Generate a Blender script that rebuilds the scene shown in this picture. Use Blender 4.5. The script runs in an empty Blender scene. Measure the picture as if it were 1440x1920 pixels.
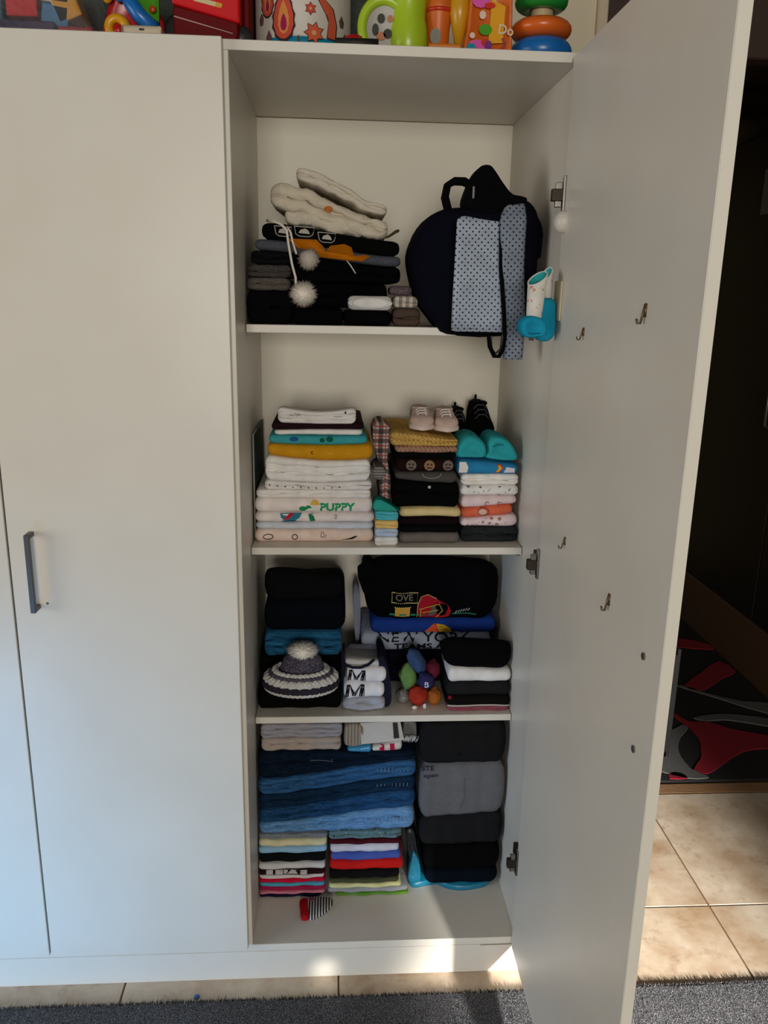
import bpy, bmesh, math, random
from mathutils import Vector, Matrix, noise
C = bpy.context.scene
PI = math.pi
FLOOR = -0.0928            # wardrobe coordinates: z = 0 is the top of its bottom panel; all is raised by -FLOOR at the end

# ------------------------------------------------------------------ camera, world, lights, exposure
cam_d = bpy.data.cameras.new('camera'); cam = bpy.data.objects.new('camera', cam_d); C.collection.objects.link(cam)
cam_d.sensor_fit = 'VERTICAL'; cam_d.sensor_height = 36.0; cam_d.lens = 1520.58 / 1920 * 36.0; cam_d.clip_start = .01
yaw, pitch, roll = .0650, .2583, .0192
fwd = Vector((math.sin(yaw)*math.cos(pitch), math.cos(yaw)*math.cos(pitch), -math.sin(pitch)))
rgt = Vector((math.cos(yaw), -math.sin(yaw), 0)); upv = rgt.cross(fwd)
r2 = rgt*math.cos(roll) + upv*math.sin(roll); u2 = -rgt*math.sin(roll) + upv*math.cos(roll)
M = Matrix((r2, u2, -fwd)).transposed().to_4x4(); M.translation = Vector((.1786, -1.5353, 1.4197))
cam.matrix_world = M
C.camera = cam
C.view_settings.view_transform = 'Standard'; C.view_settings.look = 'None'
C.view_settings.gamma = 1; C.view_settings.use_curve_mapping = False
C.view_settings.exposure = -0.12

w = bpy.data.worlds.new('world'); C.world = w; w.use_nodes = True
w.node_tree.nodes['Background'].inputs[0].default_value = (.80, .86, 1.0, 1)
w.node_tree.nodes['Background'].inputs[1].default_value = .05

def aim(o, to):
    o.rotation_euler = (Vector(to) - o.location).to_track_quat('-Z', 'Y').to_euler()
def area(name, loc, to, sx, sy, power, col):
    d = bpy.data.lights.new(name, 'AREA'); d.shape = 'RECTANGLE'; d.size = sx; d.size_y = sy; d.energy = power; d.color = col
    o = bpy.data.objects.new(name, d); C.collection.objects.link(o); o.location = loc; aim(o, to); return o
def spot(name, loc, to, deg, blend, rad, power, col):
    d = bpy.data.lights.new(name, 'SPOT'); d.spot_size = math.radians(deg); d.spot_blend = blend; d.shadow_soft_size = rad
    d.energy = power; d.color = col
    o = bpy.data.objects.new(name, d); C.collection.objects.link(o); o.location = loc; aim(o, to); return o
area('window_light', (.05, -6.6, 1.60), (.05, 0, 1.15), 1.8, 1.5, 175, (1.0, .945, .85))
area('inner_door_fill', (-3.2, -1.7, 1.2), (.4, -.3, .95), 1.6, 1.8, 48, (1.0, .97, .92))  # added fill lamp from the left to brighten the open door's inner face
area('blue_door_fill', (-1.05, -1.0, -.02), (-.50, 0, .0), .6, .6, 5.0, (.10, .48, 1.0)).data.spread = math.radians(85)  # added unseen blue lamp, beam narrowed to tint the lower left doors
area('ceiling_bounce', (.1, -1.9, 2.75), (.1, -.2, 1.2), 2.6, 1.6, 2, (1.0, .84, .58))
spot('low_sun', (1.10, -3.0, .665), (.90, -.10, -.15), 22, 1.0, .04, 2600, (1.0, .95, .88))
spot('sun_gap', (.80, -3.0, .66), (.167, -.02, -.070), 1.4, 1.0, .02, 420, (1.0, .95, .85))

# ------------------------------------------------------------------ helpers
def lin(c):
    if isinstance(c, str):
        c = [int(c[i:i+2], 16)/255 for i in (0, 2, 4)]
    return tuple((v/12.92 if v <= .04045 else ((v+.055)/1.055)**2.4) for v in c) + (1,)

class NT:
    def __init__(s, name):
        s.m = bpy.data.materials.new(name); s.m.use_nodes = True
        s.t = s.m.node_tree; s.b = s.t.nodes['Principled BSDF']
    def n(s, typ, **kw):
        nd = s.t.nodes.new('ShaderNode'+typ)
        for k, v in kw.items():
            if k.startswith('i_'):
                key = k[2:]; nd.inputs[int(key) if key.isdigit() else key].default_value = v
            else: setattr(nd, k, v)
        return nd
    def l(s, a, b): s.t.links.new(a, b)
    def coord(s, scale=(1, 1, 1), rot=(0, 0, 0)):
        tc = s.n('TexCoord'); mp = s.n('Mapping'); mp.inputs['Scale'].default_value = scale; mp.inputs['Rotation'].default_value = rot
        s.l(tc.outputs['Object'], mp.inputs['Vector']); return mp.outputs[0]
    def noise(s, scale, vec=None, detail=3, rough=.5):
        nd = s.n('TexNoise'); nd.inputs['Scale'].default_value = scale; nd.inputs['Detail'].default_value = detail
        nd.inputs['Roughness'].default_value = rough
        s.l(vec if vec is not None else s.coord(), nd.inputs['Vector']); return nd.outputs['Fac']
    def math(s, op, a, b=None):
        nd = s.n('Math', operation=op)
        for i, v in enumerate((a, b)):
            if v is None: continue
            if isinstance(v, (int, float)): nd.inputs[i].default_value = v
            else: s.l(v, nd.inputs[i])
        return nd.outputs[0]
    def step(s, fac, a, b):
        r = s.n('MapRange'); r.inputs[1].default_value = a; r.inputs[2].default_value = b; s.l(fac, r.inputs[0]); return r.outputs[0]
    def mix(s, fac, a, b):
        nd = s.n('Mix', data_type='RGBA')
        for k, v in ((0, fac), (6, a), (7, b)):
            if isinstance(v, (int, float)): nd.inputs[k].default_value = v
            elif isinstance(v, (str, tuple)): nd.inputs[k].default_value = lin(v) if isinstance(v, str) else v
            else: s.l(v, nd.inputs[k])
        return nd.outputs[2]
    def col(s, c):
        if isinstance(c, (str, tuple)): s.b.inputs['Base Color'].default_value = lin(c) if isinstance(c, str) else c
        else: s.l(c, s.b.inputs['Base Color'])
    def bump(s, h, dist, strength=1.0, prev=None):
        b = s.n('Bump'); b.inputs['Distance'].default_value = dist; b.inputs['Strength'].default_value = strength
        s.l(h, b.inputs['Height'])
        if prev is not None: s.l(prev, b.inputs['Normal'])
        s.l(b.outputs[0], s.b.inputs['Normal']); return b.outputs[0]

_mats = {}
def plain(name, c, rough=.5, metal=0.0, bump=0.0, bscale=80, spec=.5):
    key = (name, c, rough)
    if key in _mats: return _mats[key]
    t = NT(name); t.col(c); t.b.inputs['Roughness'].default_value = rough; t.b.inputs['Metallic'].default_value = metal
    t.b.inputs['Specular IOR Level'].default_value = spec
    if bump: t.bump(t.noise(bscale), bump)
    _mats[key] = t.m; return t.m

def fabric(c, pat=None, c2=None, c3=None, sc=1.0, wr=1.0):
    """woven cloth: creases, weave, and an optional dyed / printed pattern"""
    key = ('fab', c, pat, c2, c3, sc, wr)
    if key in _mats: return _mats[key]
    t = NT('cloth_'+(pat or 'plain')); base = lin(c)
    t.b.inputs['Roughness'].default_value = .92; t.b.inputs['Specular IOR Level'].default_value = .06
    v = t.coord()
    mott = t.step(t.noise(34, v), .3, .7)
    colr = t.mix(mott, tuple(x*.88 for x in base[:3])+(1,), tuple(min(1, x*1.08) for x in base[:3])+(1,))
    if pat == 'melange':
        colr = t.mix(t.step(t.noise(620*sc, v, 2), .42, .58), colr, c2)
    elif pat == 'denim':
        f = t.step(t.noise(1, t.coord((26*sc, 420*sc, 420*sc)), 4, .65), .36, .68)
        colr = t.mix(f, colr, c2)
        f2 = t.step(t.noise(9*sc, v), .5, .75); colr = t.mix(t.math('MULTIPLY', f2, .45), colr, c2)
    elif pat in ('stripe_x', 'stripe_y', 'stripe_z'):
        sp = t.n('SeparateXYZ'); t.l(v, sp.inputs[0])
        f = t.math('FRACT', t.math('MULTIPLY', sp.outputs['xyz'.index(pat[-1])], sc))
        colr = t.mix(t.math('GREATER_THAN', f, .5), colr, c2)
    elif pat == 'plaid':
        sp = t.n('SeparateXYZ'); t.l(v, sp.inputs[0])
        fx = t.math('FRACT', t.math('MULTIPLY', sp.outputs[0], sc)); fz = t.math('FRACT', t.math('MULTIPLY', sp.outputs[2], sc))
        bx = t.math('GREATER_THAN', fx, .55); bz = t.math('GREATER_THAN', fz, .55)
        colr = t.mix(t.math('MULTIPLY', bx, .75), colr, c2); colr = t.mix(t.math('MULTIPLY', bz, .75), colr, c2)
        l1 = t.math('LESS_THAN', t.math('ABSOLUTE', t.math('SUBTRACT', fx, .27)), .05)
        l2 = t.math('LESS_THAN', t.math('ABSOLUTE', t.math('SUBTRACT', fz, .27)), .07)
        colr = t.mix(t.math('MULTIPLY', t.math('MAXIMUM', l1, l2), .8), colr, c3)
    elif pat == 'dots':
        vo = t.n('TexVoronoi'); vo.inputs['Scale'].default_value = sc; vo.inputs['Randomness'].default_value = 0
        mp = t.coord((1, 1, 1), (0, math.radians(45), 0)); fl = t.n('Mapping'); fl.inputs['Scale'].default_value = (1, 0, 1)
        t.l(mp, fl.inputs[0]); t.l(fl.outputs[0], vo.inputs['Vector'])
        colr = t.mix(t.math('LESS_THAN', vo.outputs['Distance'], .2), colr, c2)
    elif pat == 'floral':
        vo = t.n('TexVoronoi'); vo.inputs['Scale'].default_value = sc; t.l(v, vo.inputs['Vector'])
        a = t.math('ADD', vo.outputs['Distance'], t.math('MULTIPLY', t.noise(sc*4, v), .35))
        colr = t.mix(t.step(a, .44, .36), colr, c2)
        vo2 = t.n('TexVoronoi'); vo2.inputs['Scale'].default_value = sc*1.7; t.l(v, vo2.inputs['Vector'])
        colr = t.mix(t.step(vo2.outputs['Distance'], .2, .14), colr, c3 or c2)
    elif pat == 'knit':
        sp = t.n('SeparateXYZ'); t.l(v, sp.inputs[0])
        k = t.math('SINE', t.math('MULTIPLY', sp.outputs[0], 900*sc))
        colr = t.mix(t.math('MULTIPLY', t.step(k, -1, .2), .0), colr, colr)
    t.col(colr)
    b = t.bump(t.noise(42, t.coord((.55, 1, 1.5)), 3, .55), .0035*wr, .55)
    if pat == 'knit':
        b = t.bump(t.math('MULTIPLY', t.math('SINE', t.math('MULTIPLY', sp.outputs[0], 700*sc)), t.math('SINE', t.math('MULTIPLY', sp.outputs[2], 700*sc))), .0015, .9, b)
    t.bump(t.noise(950, v, 1), .0006, .5, b)
    _mats[key] = t.m; return t.m

class MB:
    def __init__(s): s.v = []; s.f = []
    def add(s, vs, fs):
        o = len(s.v); s.v += [tuple(p) for p in vs]; s.f += [tuple(i+o for i in f) for f in fs]; return s
    def box(s, x0, x1, y0, y1, z0, z1):
        return s.add([(x, y, z) for x in (x0, x1) for y in (y0, y1) for z in (z0, z1)],
                     [(0, 1, 3, 2), (4, 6, 7, 5), (0, 4, 5, 1), (2, 3, 7, 6), (0, 2, 6, 4), (1, 5, 7, 3)])
    def rings(s, rs, cap=True, closed=True):
        n = len(rs[0]); vs = [p for r in rs for p in r]; fs = []
        for i in range(len(rs)-1):
            for j in range(n if closed else n-1):
                a = i*n+j; b = i*n+(j+1) % n; fs.append((a, b, b+n, a+n))
        if cap: fs.append(tuple(range(n-1, -1, -1))); fs.append(tuple(range((len(rs)-1)*n, len(rs)*n)))
        return s.add(vs, fs)
    def tube(s, pts, r, n=8, flat=1.0):
        pts = [Vector(p) for p in pts]; rs = []; up = Vector((.13, .21, 1)).normalized()
        for i, p in enumerate(pts):
            d = (pts[min(i+1, len(pts)-1)] - pts[max(i-1, 0)]).normalized()
            if abs(d.dot(up)) > .97: up = Vector((1, .2, .1)).normalized()
            a = d.cross(up).normalized(); b = d.cross(a).normalized(); up = -b if (-b).dot(up) > 0 else b
            rr = r[i] if isinstance(r, (list, tuple)) else r
            rs.append([p + a*math.cos(2*PI*k/n)*rr + b*math.sin(2*PI*k/n)*rr*flat for k in range(n)])
        return s.rings(rs)
    def band(s, pts, width_vec, th):
        """flat strap: centre line pts, half-width vector, thickness"""
        pts = [Vector(p) for p in pts]; wv = Vector(width_vec); rs = []
        for i, p in enumerate(pts):
            d = (pts[min(i+1, len(pts)-1)] - pts[max(i-1, 0)]).normalized(); nn = d.cross(wv).normalized()*th*.5
            rs.append([p-wv-nn*.5, p-wv*.9-nn, p+wv*.9-nn, p+wv-nn*.5, p+wv+nn*.5, p+wv*.9+nn, p-wv*.9+nn, p-wv+nn*.5])
        return s.rings(rs)
    def lathe(s, prof, cx, cy, cz=0, n=28, sx=1, sy=1):
        rs = [[(cx+r*math.cos(2*PI*k/n)*sx, cy+r*math.sin(2*PI*k/n)*sy, cz+z) for k in range(n)] for r, z in prof]
        return s.rings(rs)
    def ball(s, c, r, n=16, m=10, lump=0, fr=30, seed=0):
        rx, ry, rz = r if isinstance(r, (tuple, list)) else (r, r, r); rs = []
        for i in range(m+1):
            th = PI*i/m; th = min(max(th, .05), PI-.05); ring = []
            for k in range(n):
                ph = 2*PI*k/n; d = Vector((math.sin(th)*math.cos(ph), math.sin(th)*math.sin(ph), -math.cos(th)))
                q = 1 + (lump*noise.noise(d*fr*.05 + Vector((seed, seed*.7, 0))) if lump else 0)
                ring.append((c[0]+d.x*rx*q, c[1]+d.y*ry*q, c[2]+d.z*rz*q))
            rs.append(ring)
        return s.rings(rs)
    def torus(s, c, R, r, n=32, m=12, axis='z', flat=1.0, bead=0, beads=0, sx=1, sy=1):
        vs = []; fs = []
        for i in range(n):
            a = 2*PI*i/n
            for j in range(m):
                b = 2*PI*j/m; rr = r*(1+bead*abs(math.sin(a*beads/2))) if bead else r
                q = R + rr*math.cos(b); p = (q*math.cos(a)*sx, q*math.sin(a)*sy, rr*math.sin(b)*flat)
                if axis == 'y': p = (p[0], p[2], p[1])
                if axis == 'x': p = (p[2], p[0], p[1])
                vs.append((c[0]+p[0], c[1]+p[1], c[2]+p[2]))
                fs.append((i*m+j, ((i+1) % n)*m+j, ((i+1) % n)*m+(j+1) % m, i*m+(j+1) % m))
        return s.add(vs, fs)
    def pillow(s, out, levels, fix=None, lump=0, seed=0, axis='y'):
        """outline in (x, z), stacked rings (y, scale) -> one puffed closed body; axis 'z' puffs an (x, y) outline upwards"""
        cx = sum(p[0] for p in out)/len(out); cz = sum(p[1] for p in out)/len(out); o2 = []
        for i, p in enumerate(out):
            q = out[(i+1) % len(out)]; pr = out[i-1]; nx2 = out[(i+2) % len(out)]
            for tt in (0, .34, .67):                     # Catmull-Rom
                f = lambda a, b, c2, d: .5*((2*b)+(-a+c2)*tt+(2*a-5*b+4*c2-d)*tt*tt+(-a+3*b-3*c2+d)*tt**3)
                o2.append((f(pr[0], p[0], q[0], nx2[0]), f(pr[1], p[1], q[1], nx2[1])))
        rs = []
        for lv in levels:
            y, sc = lv[:2]; ring = []
            for x, z in o2:
                px = cx+(x-cx)*sc; pz = cz+(z-cz)*sc; py = y
                if lump:
                    nv = noise.noise(Vector((px*25+seed, py*25, pz*25)))*lump; px += nv; pz += noise.noise(Vector((px*25, py*25+seed+9, pz*25)))*lump
                if fix: px, py, pz = fix(px, py, pz)
                ring.append((px, py, pz) if axis == 'y' else (px, pz, py))
            rs.append(ring)
        return s.rings(rs)
    def plate(s, out, y0, y1):
        n = len(out)
        return s.rings([[(x, y0, z) for x, z in out], [(x, y1, z) for x, z in out]])
    def grid(s, fn, nu, nv):
        vs = [fn(u/nu, v/nv) for v in range(nv+1) for u in range(nu+1)]
        fs = [(v*(nu+1)+u, v*(nu+1)+u+1, (v+1)*(nu+1)+u+1, (v+1)*(nu+1)+u) for v in range(nv) for u in range(nu)]
        return s.add(vs, fs)

def tag(o, label=None, cat=None, group=None, kind=None):
    if label: o['label'] = label
    if cat: o['category'] = cat
    if group: o['group'] = group
    if kind: o['kind'] = kind
    return o
def obj(name, mb, mat, parent=None, smooth=True, bevel=0, label=None, cat=None, group=None, kind=None, solid=0, seg=1, ang=None):
    bm = bmesh.new(); bv = [bm.verts.new(p) for p in mb.v]
    for f in mb.f:
        try: bm.faces.new([bv[i] for i in f])
        except ValueError: pass
    bmesh.ops.recalc_face_normals(bm, faces=bm.faces)
    if solid: bmesh.ops.solidify(bm, geom=bm.faces[:], thickness=solid)
    if bevel: bmesh.ops.bevel(bm, geom=bm.edges[:], offset=bevel, segments=seg, affect='EDGES', profile=.5)
    if parent is not None: org = parent.matrix_world.translation if parent.parent is None else Vector(parent['_org'])
    else:
        xs = [v.co.x for v in bm.verts]; ys = [v.co.y for v in bm.verts]; zs = [v.co.z for v in bm.verts]
        org = Vector(((min(xs)+max(xs))/2, (min(ys)+max(ys))/2, min(zs)))
    bmesh.ops.translate(bm, verts=bm.verts, vec=-Vector(org))
    me = bpy.data.meshes.new(name); bm.to_mesh(me); bm.free(); me.materials.append(mat)
    if smooth:
        me.shade_smooth()
        if ang: me.set_sharp_from_angle(angle=math.radians(ang))
    o = bpy.data.objects.new(name, me); C.collection.objects.link(o)
    if parent is not None: o.parent = parent
    else: o.location = org; o.matrix_world = Matrix.Translation(org)
    o['_org'] = tuple(org)
    return tag(o, label, cat, group, kind)
def thing(name, label, cat, loc, group=None, kind=None):
    o = bpy.data.objects.new(name, None); C.collection.objects.link(o); o.location = loc
    o.matrix_world = Matrix.Translation(loc); o.empty_display_size = .05; o['_org'] = tuple(loc)
    return tag(o, label, cat, group, kind)
def same(name, src, parent, loc):
    o = bpy.data.objects.new(name, src.data); C.collection.objects.link(o); o.parent = parent; o.location = loc; return o

# ------------------------------------------------------------------ text and flat print
def text_mb(body, x0, z0, h, width=None, fn=None, y=0, shear=0, off=.0007, rot=0, bold=.018):
    cu = bpy.data.curves.new('t', 'FONT'); cu.body = body; cu.size = 1; cu.shear = shear; cu.offset = bold; cu.resolution_u = 3
    to = bpy.data.objects.new('t', cu); C.collection.objects.link(to); bpy.context.view_layer.update()
    me = bpy.data.meshes.new_from_object(to.evaluated_get(bpy.context.evaluated_depsgraph_get()))
    vs = [v.co.copy() for v in me.vertices]; fs = [tuple(p.vertices) for p in me.polygons]
    bpy.data.objects.remove(to); bpy.data.curves.remove(cu); bpy.data.meshes.remove(me)
    mx = min(v.x for v in vs); Mx = max(v.x for v in vs); my = min(v.y for v in vs); My = max(v.y for v in vs)
    sz = h/(My-my); sx = (width/(Mx-mx)) if width else sz; out = []
    for v in vs:
        a = (v.x-mx)*sx; b = (v.y-my)*sz; ca, sa = math.cos(rot), math.sin(rot)
        X = x0+a*ca-b*sa; Z = z0+a*sa+b*ca; out.append((X, (fn(X, Z) if fn else y)-off, Z))
    return MB().add(out, fs)
def poly_mb(polys, fn=None, y=0, off=.0007):
    mb = MB()
    for pts in polys:
        dense = []
        for i, p in enumerate(pts):
            q = pts[(i+1) % len(pts)]
            for t in (0, .5): dense.append((p[0]+(q[0]-p[0])*t, p[1]+(q[1]-p[1])*t))
        cx = sum(p[0] for p in pts)/len(pts); cz = sum(p[1] for p in pts)/len(pts)
        vs = [(x, (fn(x, z) if fn else y)-off, z) for x, z in dense+[(cx, cz)]]; n = len(dense)
        mb.add(vs, [(i, (i+1) % n, n) for i in range(n)])
    return mb
def outline_mb(pts, wd, fn=None, y=0, off=.001, closed=True):
    p3 = [(x, (fn(x, z) if fn else y)-off, z) for x, z in pts]
    if closed: p3.append(p3[0])
    return MB().tube(p3, wd, 5)
def ell(cx, cz, rx, rz, n=16, a0=0, a1=2*PI):
    return [(cx+rx*math.cos(a0+(a1-a0)*i/n), cz+rz*math.sin(a0+(a1-a0)*i/n)) for i in range(n if a1-a0 > 6.2 else n+1)]
def rect(x0, x1, z0, z1): return [(x0, z0), (x1, z0), (x1, z1), (x0, z1)]

# ------------------------------------------------------------------ folded cloth
def sm(t): t = min(max(t, 0), 1); return t*t*(3-2*t)
def folded_mb(x0, x1, z0, z1, y0, y1, layers=1, seed=0, sag=0, end=.012, rough=.0014, lump=0, m=5, nx=22, sagb=None, drop=0):
    """one folded garment: layered rounded front fold; z0/z1 may be (left, right) pairs; sag lowers the middle of the top"""
    rnd = random.Random(seed*7.13+x0*91+y0*17)
    zl0, zr0 = z0 if isinstance(z0, tuple) else (z0, z0); zl1, zr1 = z1 if isinstance(z1, tuple) else (z1, z1)
    sagb = sag if sagb is None else sagb
    lay = [(rnd.uniform(0, .0045) if layers > 1 else 0, rnd.uniform(0, 6.28), rnd.uniform(40, 90), rnd.uniform(90, 170)) for _ in range(layers)]
    cut = [0]+sorted((k+rnd.uniform(-.14, .14))/layers for k in range(1, layers))+[1]
    hh = ((zl1-zl0)+(zr1-zr0))/2
    def edges(x):
        t = sm((x-x0)/(x1-x0)); s_ = math.sin(PI*min(max((x-x0)/(x1-x0), 0), 1))
        return zl0+(zr0-zl0)*t-sagb*s_, zl1+(zr1-zl1)*t-sag*s_
    def yfr(x, k, a):
        j, ph, f1, f2 = lay[k]; b = min(hh*(cut[k+1]-cut[k])*.55, .013)
        return y0+j+b*(1-math.cos(a))+rough*(math.sin(f1*x+ph)+.6*math.sin(f2*x+2*ph))
    def front(x, z):
        a, b = edges(x); t = min(max((z-a)/max(b-a, 1e-5), 0.001), .999)
        for k in range(layers):
            if t <= cut[k+1]:
                u = (t-cut[k])/(cut[k+1]-cut[k]); return yfr(x, k, math.asin(max(-1, min(1, 2*u-1)))*.9)
        return y0
    d = [0, .1, .35, .7]; xs = [x0+end*q for q in d]
    xs += [x0+end+(x1-x0-2*end)*i/nx for i in range(nx+1)]; xs += [x1-end*q for q in reversed(d)]
    rs = []
    for x in xs:
        de = min(x-x0, x1-x)/end; s_ = math.sqrt(max(0, 1-(1-min(de, 1))**2)); a, b = edges(x); zm = (a+b)/2; prof = []
        for k in range(layers):
            for i in range(m):
                an = (-80+160*i/(m-1))*PI/180; u = cut[k]+(cut[k+1]-cut[k])*(.5+.5*math.sin(an)/math.sin(80*PI/180))
                zz = a+(b-a)*u
                if 0 < u < 1 and layers > 1: zz += rough*.7*math.sin(lay[k][2]*x*1.3+lay[k][1])*min(u, 1-u)*4
                prof.append((yfr(x, k, an), zz))
        prof += [(y0+(y1-y0)*.3, b-drop*.12), (y0+(y1-y0)*.5, b-drop*.32), (y0+(y1-y0)*.75, b-drop*.65), (y1-.004, b-drop-.001), (y1, a+(b-drop-a)*.5), (y1-.004, a+.001), (y0+(y1-y0)*.5, a)]
        ring = []
        for y, z in prof:
            zz = zm+(z-zm)*(.4+.6*s_); yy = y+(1-s_)*end*.7*(1 if y < (y0+y1)/2 else -1)
            if lump:
                q = Vector((x*38+seed, yy*38, zz*38)); zz += lump*noise.noise(q); yy += lump*noise.noise(q+Vector((7, 3, 1)))
                q = q*3.1; zz += lump*.45*noise.noise(q); yy += lump*.45*noise.noise(q+Vector((2, 8, 5)))
            ring.append((x, yy, zz))
        rs.append(ring)
    return MB().rings(rs), front
_gs = [0]
def G(name, label, cat, x0, x1, z0, z1, y0, mat, n=1, group=None, dep=.24, **kw):
    _gs[0] += 1
    if isinstance(mat, str): mat = fabric(mat)
    mb, fr = folded_mb(x0, x1, z0, z1, y0, y0+dep, n, kw.pop('seed', _gs[0]), **kw)
    o = obj(name, mb, mat, None, label=label, cat=cat, group=group); o['_f'] = 0
    return o, fr
def deco(name, parent, mb, c, label=None):
    return obj(name, mb, plain('print_ink', c, .85, spec=.15), parent, smooth=False, label=label)

def pompom(mb, c, r, n, seed, flat=1.0):
    rnd = random.Random(seed); mb.ball(c, (r*.72, r*.72, r*.72*flat), 12, 8)
    for _ in range(n):
        d = Vector((rnd.gauss(0, 1), rnd.gauss(0, 1), rnd.gauss(0, 1))).normalized(); q = Vector((rnd.gauss(0, 1), rnd.gauss(0, 1), rnd.gauss(0, 1)))
        a = d.cross(q).normalized()*r*.055; b = d.cross(a).normalized()*r*.055; L = r*rnd.uniform(.86, 1.12)
        f = lambda k: Vector(c)+Vector((k.x, k.y, k.z*flat))
        tip = d*L+q*r*.05
        mb.add([f(d*r*.5+a), f(d*r*.5-a*.5+b*.87), f(d*r*.5-a*.5-b*.87), f(tip)], [(0, 1, 3), (1, 2, 3), (2, 0, 3)])
    return mb

# ------------------------------------------------------------------ the setting
def tile_mat():
    t = NT('stone_tile'); v = t.coord(); oi = t.n('ObjectInfo')
    ad = t.n('VectorMath', operation='ADD'); sc = t.n('VectorMath', operation='SCALE'); sc.inputs['Scale'].default_value = 20
    cb = t.n('CombineXYZ'); t.l(oi.outputs['Random'], cb.inputs[0]); t.l(oi.outputs['Random'], cb.inputs[1]); t.l(cb.outputs[0], sc.inputs[0])
    t.l(v, ad.inputs[0]); t.l(sc.outputs[0], ad.inputs[1])
    n1 = t.noise(6, ad.outputs[0], 6, .62); n2 = t.noise(22, ad.outputs[0], 5, .7)
    c = t.mix(t.step(n1, .35, .65), 'B0967A', 'DACBB6'); c = t.mix(t.math('MULTIPLY', t.step(n2, .55, .75), .6), c, '966E52')
    t.col(c); t.b.inputs['Roughness'].default_value = .32; t.bump(n2, .0006, .5); return t.m
floor = obj('floor', MB().box(-1.9, 2.6, -2.6, 3.2, FLOOR-.06, FLOOR-.004), plain('grout', '7A5A3E', .9, bump=.001), kind='structure', smooth=False)
tm = tile_mat(); proto = None; TX, TY = .482, .488
for i in range(-5, 4):
    for j in range(-4, 2):
        x = 1.158+(i-.5)*TX; y = .187+(j-.5)*TY
        if x > 2.0 or x < -1.0: continue
        if proto is None:
            proto = obj('tile', MB().box(x-TX/2+.002, x+TX/2-.002, y-TY/2+.002, y+TY/2-.002, FLOOR-.008, FLOOR), tm, floor, smooth=False, bevel=.0012)
            p0 = (x, y)
        else: same('tile', proto, floor, (x-p0[0], y-p0[1], 0))
obj('threshold_strip', MB().box(.80, 2.1, .679, .73, FLOOR-.01, FLOOR-.001), plain('threshold_stone', '9A7654', .5, bump=.001), floor, smooth=False, bevel=.001)
wallm = plain('cream_paint', 'D9CBB0', .85, bump=.0008, bscale=300)
obj('wall_back', MB().box(-1.9, .800, .60, .72, FLOOR, 2.55).box(.80, 2.4, .60, .72, 2.42, 2.55), wallm, kind='structure', smooth=False)
obj('trim_1', MB().box(.800, .826, .585, .735, FLOOR, 2.30), plain('door_casing', 'C9B79C', .5, bump=.0006), kind='structure', smooth=False, bevel=.003)
dwood = plain('dark_wood', '3A2416', .6, bump=.0008, bscale=40)
obj('trim_2', MB().box(.828, 2.38, .64, .70, 2.01, 2.415), dwood, kind='structure', smooth=False, bevel=.004, label='dark brown panel over the doorway')
hall = plain('hall_wall', 'A8946A', .9, bump=.001)
obj('wall_hall_back', MB().box(.7, 2.6, 3.0, 3.1, FLOOR, 2.5), hall, kind='structure', smooth=False)
obj('wall_hall_right', MB().box(2.5, 2.6, .72, 3.0, FLOOR, 2.5), hall, kind='structure', smooth=False)
obj('wall_hall_left', MB().box(.70, .79, .73, 3.0, FLOOR, 2.5), hall, kind='structure', smooth=False)
obj('ceiling', MB().box(.70, 2.6, .73, 3.0, 2.5, 2.56), hall, kind='structure', smooth=False)

# hall cabinet along the right wall
hc = thing('tall_cabinet', 'tall black cabinet on a dark brown base in the dim hallway', 'cabinet', (2.2, 1.75, FLOOR))
blk = plain('black_laminate', '15130F', .5, bump=.0005)
obj('body', MB().box(1.915, 2.45, .76, 2.9, FLOOR+.25, 2.085), blk, hc, smooth=False, bevel=.004)
obj('base', MB().box(1.902, 2.45, .75, 2.92, FLOOR, FLOOR+.245), plain('brown_laminate', '5E4634', .55, bump=.0006), hc, smooth=False, bevel=.004)
for k in range(3):
    dd = obj('door', MB().box(1.898, 1.914, .78+.70*k, .78+.70*k+.692, FLOOR+.26, 2.075), blk, hc, smooth=False, bevel=.003)
    obj('handle', MB().tube([(1.898, .84+.70*k, .95), (1.872, .84+.70*k, .96), (1.872, .84+.70*k, 1.10), (1.898, .84+.70*k, 1.11)], .006, 8), plain('grey_metal', '6A6A68', .4, .8), dd)
obj('notice', MB().box(1.893, 1.8975, 1.66, 1.835, 1.77, 1.94), plain('grey_card', '6E6660', .8), hc, smooth=False)

# ------------------------------------------------------------------ wardrobe
W, H, T, D, R = .60, 1.8191, .0175, .5207, .1665
TOP = H+.0165; LX = -.885
def melamine():
    t = NT('white_melamine'); t.col(t.mix(t.step(t.noise(5), .3, .7), 'D8D1C4', 'DDD7CB')); t.b.inputs['Roughness'].default_value = .38
    t.bump(t.noise(260, None, 2), .0003, .35); return t.m
mel = melamine(); edge_m = plain('lit_edge_band', 'F0E9DA', .45)  # edge colour lightened for the light that the door's free edge catches
wd = thing('wardrobe', 'white three door wardrobe with right door wide open and toys on top', 'wardrobe', (-.14, .25, FLOOR))
def slab(name, *b, m=mel, p=wd, bev=.0008, label=None): return obj(name, MB().box(*b), m, p, smooth=False, bevel=bev, label=label)
slab('side_panel', -T, 0, 0, D+.004, 0, H); slab('side_panel', W, W+T, 0, D+.004, 0, H); slab('side_panel', LX, LX+T, 0, D+.004, 0, H)
slab('top_panel', LX, W+T, -.001, D+.006, H, TOP)
slab('bottom_panel', LX, W+T, .001, D+.004, -.018, 0)
slab('back_panel', LX+.002, W+T-.002, D+.0045, D+.009, 0, H-.001, m=plain('hardboard', 'EAE3D4', .6))
pl = slab('plinth', LX, W+T, 0, .016, FLOOR, -.0182)
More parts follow.
